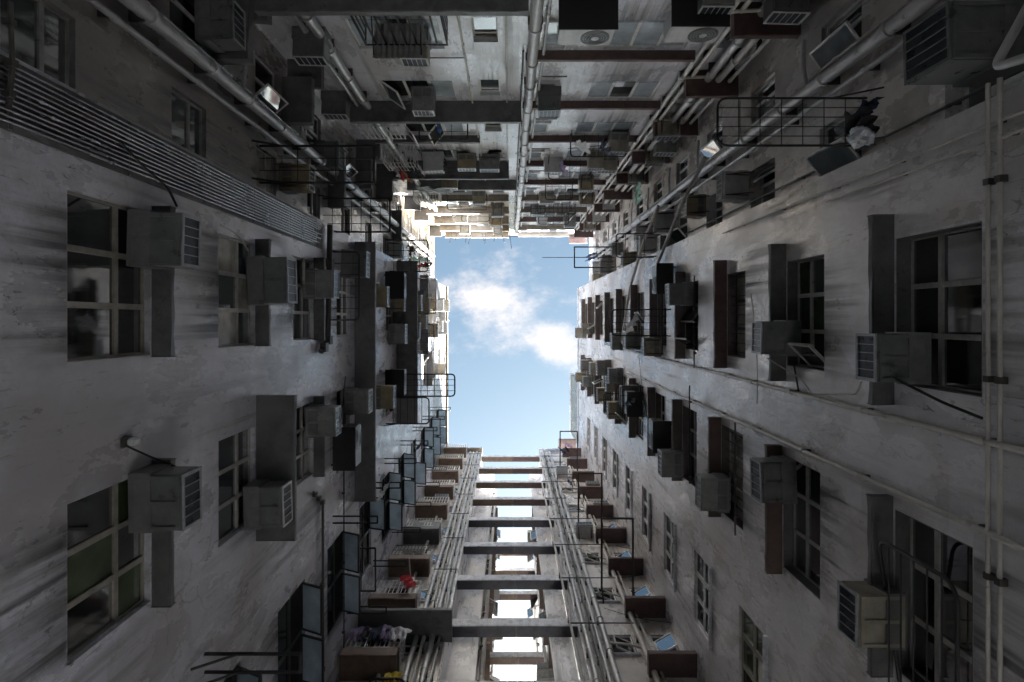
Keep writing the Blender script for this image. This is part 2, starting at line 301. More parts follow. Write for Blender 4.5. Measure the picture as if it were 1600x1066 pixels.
ORD = ['lowest', 'second lowest', 'third lowest', 'fourth lowest', 'fifth lowest', 'sixth lowest', 'seventh lowest', 'eighth lowest', 'ninth lowest', 'tenth lowest', 'eleventh lowest', 'twelfth lowest', 'thirteenth lowest', 'fourteenth lowest', 'fifteenth lowest', 'sixteenth lowest', 'seventeenth lowest', 'eighteenth lowest', 'nineteenth lowest', 'twentieth lowest']
def finish_labels():
    b = {}
    for r in REG: b.setdefault((r[1], r[2]), []).append(r)
    for (ph, wh), v in b.items():
        v.sort(key=lambda r: r[3])
        for i, r in enumerate(v):
            r[0]['label'] = f'{ph} on the {wh}' if len(v) == 1 else f'{ph}, {ORD[i]} on the {wh}'

# ------------------------------------------------------------------ wall frames: s along the wall, d out into the court, z up (camera at z = 0)
class W:
    def __init__(s, axis, pos, sign): s.axis, s.pos, s.sign = axis, pos, sign; s.sg = {('x', 1): -1, ('x', -1): 1, ('y', 1): 1, ('y', -1): -1}[(axis, sign)]
    def pt(s, a, d, z): return Vector((s.pos + s.sign * d, a, z)) if s.axis == 'x' else Vector((a, s.pos + s.sign * d, z))
    def m(s, a, d, z, rot=None):
        up = Vector((0, 0, 1)); out = Vector((s.sign, 0, 0)) if s.axis == 'x' else Vector((0, s.sign, 0)); lat = out.cross(up)
        r = Matrix((lat, out, up)).transposed().to_4x4(); r.translation = s.pt(a, d, z)
        return r if rot is None else r @ rot
    def P(s, px, py, d=0.0):
        u, v = px - 795.0, py - 500.0; q, o = (u, v) if s.axis == 'x' else (v, u)
        z = F * abs(s.pos + s.sign * d) / abs(q); return o * z / F, z
WL, WR, WT, WB = W('x', -4.14, 1), W('x', 4.63, -1), W('y', -5.72, 1), W('y', 8.74, -1)
GL, GR = W('x', -.94, 1), W('x', 1.60, -1)       # the two flanks of the narrow light gap
RL, RR = -.76, -.67                              # depth of the recessed strips on the left and right walls
ROOF, GND = 37.6, -1.5
FILL_OPEN = 0.4                                       # top of an unseen opening, added under the beam-side block to admit fill light

# ------------------------------------------------------------------ ground
put('ground', MB().box(-200, 200, -200, 200, GND - .3, GND).mesh('ground'), 'ground_concrete')['kind'] = 'structure'

# ------------------------------------------------------------------ buildings
def building(m, label): return empty('apartment_building', m, label, 'building')
T = Matrix.Translation
bL = building(T((-7, 2, GND)), 'grey plastered block along the left side with conduits and stacked window hoods')
bR = building(T((8, 2, GND)), 'pale plastered block along the right side with twin thin pipes')
bT = building(T((0, -9, GND)), 'white and cream block across the upper side with dark red ledges')
bA = building(T((-3, 14, GND)), 'warm grey block with railed balconies below the left wall beside the beams')
bB = building(T((3.5, 14, GND)), 'warm grey block with maroon slabs and silver pipes below the right wall')
HOLES = {}
def wkey(w, name): return (w.axis, w.pos, w.sign, name)

def frame_mesh(w, h, cols, rows, bar=.05, dep=.05):
    """window frame: grid of bars; cols/rows are the relative widths"""
    def build():
        sc, sr = sum(cols), sum(rows); holes = []; x = -w / 2
        for c in cols:
            x1 = x + w * c / sc; z = -h / 2
            for r in rows:
                z1 = z + h * r / sr; holes.append((x + bar * .62, x1 - bar * .62, z + bar * .62, z1 - bar * .62)); z = z1
            x = x1
        return MB().plate(-w / 2, w / 2, -h / 2, h / 2, -dep, 0, holes).mesh('window_frame')
    return cached(('frame', round(w, 3), round(h, 3), tuple(cols), tuple(rows), bar), build)
def pane_mesh(w, h): return cached(('pane', round(w, 2), round(h, 2)), lambda: MB().box(-w / 2, w / 2, -.004, .004, -h / 2, h / 2).mesh('pane'))
def sash_mesh(w, h):
    return cached(('sash', round(w, 2), round(h, 2)), lambda: MB().plate(0, w, -h / 2, h / 2, -.02, .02, [(.035, w - .035, -h / 2 + .035, h / 2 - .035)]).mesh('sash'))
def window(b, wl, s0, s1, z0, z1, d=0.0, dep=.06, cols=(1, 1), rows=(1,), fm='frame_alu', gm='glass_dark', opens=(), hole='main', sill=False, gm2=None, bar=.05, bars=0, sg='glass_film', lining=None):
    """opens: (col, row, kind, angle): a sash swung out; kind 'l'/'r' side-hung, 't' top-hung"""
    HOLES.setdefault(wkey(wl, hole), []).append((s0, s1, z0, z1)); w, h = s1 - s0, z1 - z0
    m0 = wl.m((s0 + s1) / 2, d - dep, (z0 + z1) / 2); f = put('window', frame_mesh(w, h, cols, rows, bar), fm, b, m0)
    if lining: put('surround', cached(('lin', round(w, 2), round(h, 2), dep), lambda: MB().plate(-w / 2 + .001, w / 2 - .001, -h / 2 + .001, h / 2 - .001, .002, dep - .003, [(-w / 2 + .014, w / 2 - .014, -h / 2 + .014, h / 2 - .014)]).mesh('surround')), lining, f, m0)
    sc, sr = sum(cols), sum(rows); x = -w / 2; op = {(o[0], o[1]): o for o in opens}
    for i, c in enumerate(cols):
        x1 = x + w * c / sc; z = -h / 2
        for j, r in enumerate(rows):
            zz = z + h * r / sr; pw, ph = x1 - x - bar * 1.2, zz - z - bar * 1.2; g = gm2 if gm2 and (i + j) % 2 else gm
            if (i, j) in op:
                kind, ang = op[(i, j)][2], math.radians(op[(i, j)][3])
                put('backing', pane_mesh(pw, ph), 'interior_dark', f, m0 @ T(((x + x1) / 2, -.045, (z + zz) / 2)))
                if kind == 't': ms = m0 @ T(((x + x1) / 2, .012, zz - bar * .6)) @ Matrix.Rotation(ang, 4, 'X') @ T((-pw / 2, 0, -ph / 2))
                elif kind == 'l': ms = m0 @ T((x + bar * .6, .012, (z + zz) / 2)) @ Matrix.Rotation(ang, 4, 'Z')
                else: ms = m0 @ T((x1 - bar * .6, .012, (z + zz) / 2)) @ Matrix.Rotation(PI - ang, 4, 'Z')
                put('sash', sash_mesh(pw, ph), fm, f, ms); put('pane', pane_mesh(pw - .06, ph - .06), sg, f, ms @ T((pw / 2, 0, 0)))
            else: put('pane', pane_mesh(pw + .02, ph + .02), g, f, m0 @ T(((x + x1) / 2, -.03, (z + zz) / 2)))
            z = zz
        x = x1
    if sill: put('sill', cached(('sill', round(w, 2)), lambda: MB().box(-w / 2 - .06, w / 2 + .06, 0, dep + .07, -.07, -.003).mesh('sill', bevel=.008)), sill, f, wl.m((s0 + s1) / 2, d - dep, z0))
    for k in range(bars):
        put('bar', cached(('bar', round(h, 2)), lambda: MB().tube([(0, 0, -h / 2), (0, 0, h / 2)], .011, 6).mesh('bar')), 'black_iron', f, m0 @ T((-w / 2 + w * (k + .5) / bars, dep * .55, 0)))
    return f
def slab(b, wl, s0, s1, z, proj, th=.1, material='hood_concrete', d=0.0, name='hood', lip=.0):
    w = s1 - s0
    def build():
        mb = MB(); n = max(2, int(w / .22)); rr = random.Random(int(w * 1000) + int(proj * 777)); j = lambda q=.006: rr.uniform(-q, q)
        for i in range(n + 1):
            x = -w / 2 + w * i / n; mb.v += [(x, -.02, 0), (x + j(), proj + j(.008), j()), (x + j(), proj + j(.008), th + j()), (x, -.02, th)]
        for i in range(n): a = i * 4; mb.f += [(a + q, a + (q + 1) % 4, a + 4 + (q + 1) % 4, a + 4 + q) for q in range(4)]
        mb.f += [(0, 1, 2, 3), tuple(n * 4 + q for q in (3, 2, 1, 0))]
        return mb.mesh(name, bevel=.012)
    return put(name, cached(('slab', round(w, 2), round(proj, 2), th), build), material, b, wl.m((s0 + s1) / 2, d, z))

# ------------------------------------------------------------------ things on the walls
def ac_body(w, h, d):
    mb = MB().box(-w / 2, w / 2, 0, d, 0, h); return mb.mesh('casing', bevel=.012)
def ac_pan(w, d):                                  # pressed bottom tray with a raised rim
    return MB().plate(-w / 2 + .012, w / 2 - .012, .02, d - .02, 0, .02, [(-w / 2 + .05, -.02, .06, d - .06), (.02, w / 2 - .05, .06, d - .06)]).mesh('base_tray')
def ac_grille(w, h, n=5):
    hs = [(-w / 2 + .03 + (w - .06) * k / n, -w / 2 + .03 + (w - .06) * (k + 1) / n - .008, .03, h - .03) for k in range(n)]
    return MB().plate(-w / 2, w / 2, 0, h, 0, .018, hs).mesh('grille')
def ac(wl, s, z, w=.64, h=.40, d=.58, where='', body='ac_grey', off=0.0, gr='grille_grey', hose=None, bracket=False, yaw=0.0, group=None, word=None):
    """window air conditioner sticking out of the wall; s is its centre, z its underside"""
    m = wl.m(s, off, z, Matrix.Rotation(yaw + random.uniform(-.03, .03), 4, 'Z') @ Matrix.Rotation(random.uniform(-.035, .015), 4, 'X') @ Matrix.Rotation(random.uniform(-.02, .02), 4, 'Y'))
    ph = {'ac_grey': 'grey', 'ac_beige': 'beige', 'ac_white': 'white', 'ac_dark': 'dark', 'ac_yellow': 'yellowed'}[body] + (' ' + word if word else '') + ' window air conditioner'
    t = empty('air_conditioner', m, ph, 'air conditioner', where, group or 'window air conditioners on the courtyard walls')
    k = (round(w, 2), round(h, 2), round(d, 2))
    put('casing', cached(('acb',) + k, lambda: ac_body(w, h, d)), body, t, m)
    put('base_tray', cached(('acp', k[0], k[2]), lambda: ac_pan(w, d)), body, t, m @ Matrix(((1, 0, 0, 0), (0, 0, 1, 0), (0, -1, 0, 0), (0, 0, 0, 1))))
    put('sleeve', cached(('acs',) + k, lambda: MB().plate(-w / 2 - .018, w / 2 + .018, -.018, h + .018, 0, d * .42, [(-w / 2, w / 2, 0, h)]).mesh('sleeve')), body if body == 'ac_white' else 'sleeve_grey', t, m)
    put('coil', cached(('acf', k[0], k[1]), lambda: MB().box(-w / 2 + .025, w / 2 - .025, 0, .008, .025, h - .025).mesh('coil')), 'fin_metal', t, m @ T((0, d, 0)))
    put('grille', cached(('acg', k[0], k[1]), lambda: ac_grille(w, h)), gr, t, m @ T((0, d + .004, 0)))
    if bracket:
        for x in (-w * .36, w * .36):
            put('bracket', cached(('acbr', k[2]), lambda: MB().tube([(0, 0, -.03), (0, d * .9, -.03), (0, 0, -.3)], .013, 6).mesh('bracket')), 'rust_iron', t, m @ T((x, 0, 0)))
    if hose: put('hose', MB().tube(fillet(hose, .12, 5), .014, 8).mesh('hose', True), 'cable_black', t, m)
    return t
def condenser(wl, s, z, w=.86, h=.58, d=.34, off=.35, where='', body='ac_white', flip=1, shelf='black_iron'):
    m = wl.m(s, 0, z); t = empty('condenser_unit', m, {'ac_white': 'white', 'ac_dark': 'dark', 'ac_grey': 'grey', 'ac_beige': 'beige'}[body] + ' condenser unit with round fan', 'air conditioner', where, 'outdoor condenser units on brackets')
    put('casing', cached(('cdb', w, h, d), lambda: MB().box(-w / 2, w / 2, 0, d, 0, h).mesh('casing', bevel=.02)), body, t, m @ T((0, off, 0)))
    def disc(r0, r1, y):
        mb = MB(); n = 28
        a = [(math.cos(2 * PI * i / n), math.sin(2 * PI * i / n)) for i in range(n)]
        mb.v = [(c * r1, 0, q * r1) for c, q in a] + [(c * r1, y, q * r1) for c, q in a] + [(c * r0, y, q * r0) for c, q in a]
        for i in range(n): j = (i + 1) % n; mb.f += [(i, j, n + j, n + i), (n + i, n + j, 2 * n + j, 2 * n + i)]
        mb.f.append(tuple(2 * n + i for i in range(n))); return mb.mesh('fan', True)
    fx = flip * w * .17; r = min(w * .3, h * .44)
    put('fan_guard', cached(('fan', r), lambda: disc(r * .9, r, .012)), 'ac_dark', t, m @ T((fx, off + d, h / 2)))
    put('fan_hub', cached(('hub', r), lambda: disc(r * .2, r * .26, .01)), body, t, m @ T((fx, off + d + .012, h / 2)))
    for q in (.45, .62, .8): put('guard_ring', cached(('ring', r, q), lambda: MB().tube([(r * q * math.cos(a * PI / 12), 0, r * q * math.sin(a * PI / 12)) for a in range(24)], .006, 5, True).mesh('guard_ring', True)), 'grille_grey', t, m @ T((fx, off + d + .018, h / 2)))
    if shelf:
        for x in (-w * .4, w * .4): put('bracket', cached(('cbr', off, d), lambda: MB().box(-.02, .02, 0, off + d, -.05, -.002).mesh('bracket')), shelf, t, m @ T((x, 0, 0)))
        put('shelf', cached(('cshelf', w, d, off), lambda: MB().box(-w / 2 - .03, w / 2 + .03, .05, off + d + .04, -.075, -.052).mesh('shelf')), shelf, t, m)
    return t
def vpipe(wl, s, z0, z1, r, off, material='pipe_steel', phrase='grey drainpipe', where='', step=1.9, d=0.0, extra=(), n=12, seg=None, coup=1.22, group=None):
    """pipe up a wall with collars and wall clips as parts"""
    m = wl.m(s, d, z0); t = empty('drainpipe' if r > .045 else 'thin_pipe', m, phrase, 'pipe', where, group)
    H = z1 - z0; q = min(.012, r * .16); path = [(random.uniform(-q, q), off + random.uniform(-q, q), H * i / 24) for i in range(25)]
    put('pipe', MB().tube(path, r, n).mesh('pipe', True), material, t, m)
    z = step * random.uniform(.2, .8)
    while z < H - .1 and not extra:
        put('collar', cached(('col', round(r, 4), coup), lambda: MB().tube([(0, 0, -.05), (0, 0, -.045), (0, 0, .045), (0, 0, .05)], [r * 1.04, r * coup, r * coup, r * 1.04], n).mesh('collar', True)), material, t, m @ T((0, off, z)))
        put('clip', cached(('clip', round(r, 4), round(off, 3)), lambda: MB().box(-r * 1.25, r * 1.25, 0, off, -.018, .018).mesh('clip')), 'pipe_dark', t, m @ T((0, 0, z - .12)))
        z += step * random.uniform(.8, 1.2)
    return t
def run(wl, pts, r, material, phrase, where, name='thin_pipe', cat='pipe', rad=.1, clips=0, n=8, group=None):
    """pipe, rail or cable through (s, d, z) points"""
    w0 = wl.pt(*pts[0]); m = wl.m(*pts[0]); inv = m.inverted(); loc = [inv @ wl.pt(*p) for p in pts]
    t = empty(name, m, phrase, cat, where, group); put('pipe' if cat == 'pipe' else ('cable' if cat == 'cable' else 'rail'), MB().tube(fillet(loc, rad, 5), r, n).mesh(name, True), material, t, m)
    for k in range(clips):
        u = (k + .5) / clips * (len(loc) - 1); i = int(u); p = loc[i].lerp(loc[i + 1], u - i)
        put('clip', cached(('rclip', round(r, 3)), lambda: MB().box(-r * 1.5, r * 1.5, -.05, r * 1.3, -r * 1.5, r * 1.5).mesh('clip')), 'pipe_dark', t, m @ T(p))
    return t
def rack(wl, s0, s1, z, out, where, d=0.0, r=.016, rad=.12, nl=0, nc=0, material='black_iron', phrase='black iron clothes rack', brace=True, drop=0.0):
    """drying rack: U frame out from the wall with wires along and across"""
    w = s1 - s0; m = wl.m((s0 + s1) / 2, d, z); t = empty('clothes_rack', m, phrase, 'clothes rack', where, 'clothes racks sticking out over the courtyard')
    put('frame', MB().tube(fillet([(-w / 2, 0, 0), (-w / 2, out, -drop), (w / 2, out, -drop), (w / 2, 0, 0)], rad, 5), r, 8).mesh('frame', True), material, t, m)
    for k in range(nl):
        x = -w / 2 + w * (k + 1) / (nl + 1); put('wire', cached(('wire', round(out, 2), r), lambda: MB().tube([(0, 0, 0), (0, out, -drop)], r * .4, 5).mesh('wire')), material, t, m @ T((x, 0, 0)))
    for k in range(nc):
        y = out * (k + 1) / (nc + 1); put('crossbar', cached(('xb', round(w, 2), r), lambda: MB().tube([(-w / 2, 0, 0), (w / 2, 0, 0)], r * .45, 5).mesh('crossbar')), material, t, m @ T((0, y, -drop * (k + 1) / (nc + 1))))
    if brace:
        for x in (-w / 2, w / 2): put('brace', cached(('brace', round(out, 2), r), lambda: MB().tube([(0, 0, -.35), (0, min(.45, out * .35), -.01)], r * .8, 6).mesh('brace')), material, t, m @ T((x, 0, 0)))
    return t
def lattice(w, h, nx, nz, bar, th=.02):
    def build():
        hs = []; cw, ch = (w - bar) / nx, (h - bar) / nz
        for i in range(nx):
            for j in range(nz): hs.append((-w / 2 + bar + i * cw, -w / 2 + (i + 1) * cw, bar + j * ch, (j + 1) * ch))
        return MB().plate(-w / 2, w / 2, 0, h, 0, th, hs).mesh('lattice')
    return cached(('lat', round(w, 2), round(h, 2), nx, nz, bar, th), build)
def cage(wl, s0, s1, z0, z1, out, where, material='frame_white', phrase='white window cage', d=0.0, nx=8, nz=3, bar=.022, floor=False):
    w, h = s1 - s0, z1 - z0; m = wl.m((s0 + s1) / 2, d, z0); t = empty('window_cage', m, phrase, 'window cage', where, 'iron cages over windows')
    put('front_grille', lattice(w, h, nx, nz, bar), material, t, m @ T((0, out - .02, 0)))
    put('bottom_grille', lattice(w, out, nx, max(1, int(out / .25)), bar), material, t, m @ T((0, out, .004)) @ Matrix(((1, 0, 0, 0), (0, 0, -1, 0), (0, 1, 0, 0), (0, 0, 0, 1))))
    for x in (-w / 2 + .011, w / 2 - .011): put('side_grille', lattice(out, h, max(2, int(out / .13)), nz, bar), material, t, m @ T((x, out / 2, 0)) @ Matrix.Rotation(PI / 2, 4, 'Z'))
    return t
def garment(m, kind, material, phrase, where, w=.5, h=.7, cat='clothing'):
    nx, nz = 12, 14; mb = MB(); ph = random.uniform(0, 6); grid = []
    for side in (0, 1):
        for j in range(nz + 1):
            v = j / nz
            for i in range(nx + 1):
                u = i / nx - .5
                if kind == 'shirt': ww = w * (1.55 - .3 * (v / .28) if v < .28 else .95 + .1 * v)
                elif kind == 'trousers': ww = w * (.72 + .25 * v)
                else: ww = w * (1 + .06 * math.sin(v * 5 + ph))
                x = u * ww; z = -v * h - (abs(u) * .35 * h * (1 - v) if kind == 'shirt' else 0)
                y = .035 * math.sin(u * 17 + ph + v * 2.5) * (.35 + v) + .02 * math.sin(v * 9 + u * 5 + ph) + side * .012
                mb.v.append((x, y, z))
    k = (nx + 1) * (nz + 1); skip = lambda i, j: kind == 'trousers' and j > 5 and i in (5, 6)
    for j in range(nz):
        for i in range(nx):
            if skip(i, j): continue
            a = j * (nx + 1) + i; q = (a, a + 1, a + nx + 2, a + nx + 1); mb.f += [q, tuple(k + x for x in reversed(q))]
    o = put({'shirt': 'shirt', 'trousers': 'trousers'}.get(kind, 'towel'), mb.mesh('garment', True), material, None, m)
    tag(o, phrase, cat, where, m.translation.z, 'washing hung out over the courtyard'); return o

# ------------------------------------------------------------------ LEFT WALL windows
rnd = random.random
LA, LBc, LCc, LD = "left wall's column by the conduits", "left wall's middle column", "left wall's casement column", "left wall's recess above the conduits"
FH = 2.785
def glass_pick(): return random.choice(['glass_dark', 'glass_dark', 'glass_blue', 'glass_blue', 'glass_curtain', 'glass_green'])
for k in range(12):
    z = 5.34 + FH * k; fm = ['frame_bronze', 'frame_alu', 'frame_alu', 'frame_white'][k % 4]
    top = 1.24 if k == 0 else 1.15
    window(bL, WL, -1.24, .40, z, z + top, cols=(1, 1, 1), rows=(.62, .38), fm=fm, gm=['glass_film', 'glass_curtain', 'glass_film'][k % 3] if k else 'glass_dark', gm2='glass_blue' if k else None, dep=.07,
           opens=[(2, 0, 't', 22)] if k == 2 else ([(random.randrange(3), 0, random.choice('lr'), random.uniform(20, 70))] if k > 3 and rnd() < .4 else ()))
    window(bL, WL, 1.73, 3.25, z, z + top, cols=(1, 1, 1), rows=(.62, .38), fm=fm, gm=['glass_dark', 'glass_film', 'glass_film'][k % 3], gm2='glass_green' if k == 0 else None, dep=.07,
           opens=[(random.randrange(3), 0, random.choice('lr'), random.uniform(20, 70))] if k > 2 and rnd() < .4 else ())
    if k < 3: slab(bL, WL, -1.32, .43, z + top + .02, .22, .09)
    if k in (0, 2): slab(bL, WL, 1.62, 3.33, z + top + .02, .22, .09)
    if k in (5, 7, 8, 10): slab(bL, WL, -1.32, .43, z + 1.13, .3, .09)
    if k in (6, 8): slab(bL, WL, 1.62, 3.33, z + 1.13, .3, .09)
    # tall black-framed casements by the corner
    if k < 11:
        zc = 13.0 - FH * 3 + FH * k
        if zc < 36: window(bL, WL, 5.25, 7.35, zc, zc + 1.35, cols=(1, 1), rows=(.52, .48), fm='frame_dark', gm='glass_dull', sg='glass_frosted', dep=.06, bar=.08, opens=[(0, 1, 't', 68), (1, 1, 't', 64)] if k not in (4, 7) else [(int(k == 4), 1, 't', 70)])
    # recessed strip above the conduits
    window(bL, WL, -3.40, -2.55, z + .15, z + 1.1, d=RL, hole='recess', cols=(1,), rows=(.6, .4), fm='frame_alu', gm='glass_blue' if k != 2 else 'glass_curtain', dep=.07)
    window(bL, WL, -5.2, -4.3, z + .1, z + 1.15, d=RL, hole='recess', cols=(1, 1), rows=(1,), fm='frame_white', gm='glass_dark', dep=.07, opens=[(0, 0, 'l', 50)] if k in (2, 4) else ())
slab(bL, WL, 1.24, 3.62, 9.33, .63, .10)
slab(bL, WL, -2.10, 4.88, 15.3, .55, .12, name='canopy_slab', material='slab_concrete')
slab(bL, WL, -2.17, 3.80, 21.0, .77, .12, name='canopy_slab', material='slab_concrete')
for zz, a, bb, pr in ((15.4, -4.55, -3.05, .45), (12.3, -5.25, -4.26, .64), (9.4, -5.3, -4.3, .6), (18.2, -5.2, -4.2, .5), (21.0, -5.2, -4.4, .6), (23.9, -4.6, -3.2, .4)): slab(bL, WL, a, bb, zz, pr, .2, d=RL, name='balcony_slab')
for zz, a, bb in ((26.6, -2.1, 1.6), (29.4, -2.1, .8)): slab(bL, WL, a, bb, zz, .38, .12, name='canopy_slab', material='slab_concrete')

# ------------------------------------------------------------------ RIGHT WALL windows
RA, RB, RC, RD = "right wall's column above the twin pipes", "right wall's column below the twin pipes", "right wall's hoodless column near the beams", "right wall's drainpipe recess"
for k in range(11):
    z = 5.57 + FH * k; top = [1.24, 1.12, .92][min(k, 2)] if k < 3 else 1.0
    dark = k in (2, 3); fm = 'frame_dark' if dark else ('frame_alu' if k < 5 else 'frame_white')
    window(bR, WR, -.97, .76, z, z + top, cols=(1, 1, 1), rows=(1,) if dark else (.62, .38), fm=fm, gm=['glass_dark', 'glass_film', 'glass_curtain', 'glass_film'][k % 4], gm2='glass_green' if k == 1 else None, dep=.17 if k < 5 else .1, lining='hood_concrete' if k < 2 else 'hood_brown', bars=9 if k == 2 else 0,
           opens=[(2, 0, 'r', 45)] if k == 1 else ([(1, 0, 'l', 35), (2, 0, 'r', 60)] if k == 3 else ([(random.randrange(3), 0, random.choice('lr'), random.uniform(20, 70))] if k > 3 and rnd() < .6 else ())))
    slab(bR, WR, -1.27, 1.02, z + top + .03, .26 if k < 4 else .24, .09, material='hood_concrete' if k < 2 else ('maroon_paint' if k in (2, 5) else 'hood_brown'))
    zb = 5.68 + FH * k
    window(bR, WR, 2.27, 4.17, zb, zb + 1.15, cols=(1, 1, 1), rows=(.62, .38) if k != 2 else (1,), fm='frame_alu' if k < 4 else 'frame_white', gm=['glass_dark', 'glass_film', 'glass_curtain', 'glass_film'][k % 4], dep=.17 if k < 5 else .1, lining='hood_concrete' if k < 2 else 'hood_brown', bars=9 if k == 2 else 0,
           opens=[(0, 1, 'l', 50)] if k == 1 else ([(random.randrange(3), 0, random.choice('lr'), random.uniform(20, 70))] if k > 4 and rnd() < .5 else ()))
    slab(bR, WR, 2.13, 4.30, zb + 1.18, .26 if k < 4 else .24, .09, material='hood_concrete' if k < 1 else ('maroon_paint' if k in (1, 2, 6) else 'hood_brown'))
    zc = 11.45 - 1.2 + FH * (k - 1)
    if zc < 35: window(bR, WR, 5.72, 7.48, zc, zc + 1.2, cols=(1, 1, 1), rows=(.5, .5), fm='frame_white' if k > 1 else 'frame_bronze', gm='glass_dull' if k != 1 else 'glass_green', dep=.05, sill='plaster_white', bar=.08)
    # recess
    window(bR, WR, -3.25, -2.30, z + .2, z + 1.35, d=RR, hole='recess', cols=(.7, 1.3), rows=(1,), sg='glass_frosted' if k == 1 else 'glass_film', fm='frame_white', gm='glass_dark' if k % 2 else 'glass_blue', dep=.10 if k in (1, 4) else .24, opens=[(1, 0, 'r', 40)] if k in (1, 4) else ([(0, 0, 'l', 40)] if k in (2, 6) else ()))
    window(bR, WR, -4.95, -4.05, z + .2, z + 1.3, d=RR, hole='recess', cols=(.7, 1.3), rows=(1,), sg='glass_frosted' if k == 1 else 'glass_film', fm='frame_white', gm='glass_blue', dep=.10, opens=[(1, 0, 'r', 35)] if k in (1, 3) else ())

# ------------------------------------------------------------------ UPPER WALL windows and ledges
TL, TR = "conduit half of the upper wall", "red-ledged half of the upper wall"
for k in range(-2, 10):
    zl = 12.08 + FH * k; white = 'frame_white'
    lit = k >= 6
    for s0, s1, n in ((.68, 1.16, 1), (2.0, 3.7, 3)):
        window(bT, WT, s0, s1, zl - 1.2, zl - .04, cols=(1,) * n, rows=(1,), fm=white, gm='glass_pale', gm2='glass_blue' if k % 2 else 'glass_pale', dep=.06, sill='plaster_white' if n == 1 else False,
               opens=[(n - 1, 0, 'r', 45)] if k in (5, 7) and n == 3 else ())
    window(bT, WT, 4.25, 4.95, zl - 1.12, zl - .1, cols=(1, 1), rows=(1,), fm=white, gm='glass_blue', dep=.16)
    window(bT, WT, -.72, -.22, zl - 1.30, zl - .35, cols=(1,), rows=(.8, .2), fm='frame_white' if k % 2 else 'frame_bronze', gm='glass_film' if k < 0 else 'glass_blue', dep=.10)
    window(bT, WT, -3.15, -1.35, zl - 1.25, zl - .06, cols=(1, 1, 1), rows=(1,), fm='frame_white', gm='glass_pale', gm2='glass_blue', dep=.06,
           opens=[(0, 0, 'l', 35)] if k == 1 else ([(0, 0, 'l', 50), (1, 0, 'r', 50)] if k == 2 else ()))
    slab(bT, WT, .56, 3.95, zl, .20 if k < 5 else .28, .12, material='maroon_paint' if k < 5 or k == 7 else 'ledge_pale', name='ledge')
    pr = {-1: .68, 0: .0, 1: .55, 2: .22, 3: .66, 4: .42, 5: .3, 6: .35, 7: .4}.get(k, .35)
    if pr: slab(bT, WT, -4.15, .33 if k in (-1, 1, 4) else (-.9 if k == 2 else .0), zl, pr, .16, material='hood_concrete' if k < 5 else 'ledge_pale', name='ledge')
    # corner slabs beside the right recess
    slab(bT, WT, 4.05, 5.25, zl + .95, .60, .14, material='maroon_paint', name='corner_slab')
    if k in (-1, 0, 2, 3, 5, 6, 8): slab(bT, WT, -4.85, -4.1, zl + .4, .62, .14, material='hood_concrete', name='corner_slab')

# ------------------------------------------------------------------ LOWER WALL windows, balconies, gap
BA, BBw = "balcony side of the lower wall", "maroon-slab side of the lower wall"
for k in range(-1, 9):
    z = 14.87 + FH * k
    window(bA, WB, -2.98, -2.36, z, z + .78, cols=(1,), rows=(.65, .35), fm='frame_white', gm='glass_blue', dep=.05, sill='plaster_white', opens=[(0, 0, 'l', 24)] if k in (1, 2, 3, 5) else ())
    window(bA, WB, -4.0, -3.2, z - .1, z + 1.1, cols=(1, 1), rows=(1,), fm='frame_alu', gm='glass_dark', dep=.07)
    window(bB, WB, 2.75, 3.38, z, z + .95, cols=(1,), rows=(.65, .35), fm='frame_white', gm='glass_blue', dep=.05, sill='plaster_white', opens=[(0, 0, 'l', 22)] if k in (0, 1, 2, 3, 5, 6) else ())
    window(bB, WB, 3.92, 4.52, z, z + .95, cols=(1,), rows=(.7, .3), fm='frame_white', gm='glass_blue' if k % 2 else 'glass_dark', dep=.05, opens=[(0, 0, 'r', 30)] if k in (0, 1, 2, 3, 5) else ())
    zs = 16.7 + FH * k
    slab(bB, WB, 3.42, 4.60, zs, .58, .16, material='maroon_paint', name='corner_slab')
    zb = 16.58 + FH * k
    if zb < ROOF - .5:
        bal = slab(bA, WB, -4.1, -2.72, zb, .62, .34 if k != 2 else .7, material='brown_paint' if k != 2 else 'hood_concrete', name='balcony')
        rm = WB.m(-3.41, .60, zb + .34)
        put('railing', lattice(1.36, .85, 11, 2, .022), 'frame_white' if k != 1 else 'black_iron', bal, rm)
        put('railing', lattice(.58, .85, 5, 2, .022), 'frame_white', bal, WB.m(-2.74, .30, zb + .34, Matrix.Rotation(PI / 2, 4, 'Z')))
slab(bA, WB, -4.1, -1.55, 15.47, .85, .14, name='canopy_slab', material='slab_concrete')
for k in range(-1, 8):
    z = 15.0 + FH * k
    for wl, b, s0 in ((GL, bA, 11.2), (GL, bA, 14.6), (GL, bA, 18.0), (GR, bB, 10.9), (GR, bB, 14.4), (GR, bB, 17.8)):
        window(b, wl, s0, s0 + 1.3, z, z + 1.15, cols=(1, 1), rows=(1,), fm='frame_white' if wl is GL else 'frame_alu', gm=glass_pick(), dep=.05, hole='gap', opens=[(0, 0, 'r' if wl is GL else 'l', 60)] if rnd() < .35 else ())

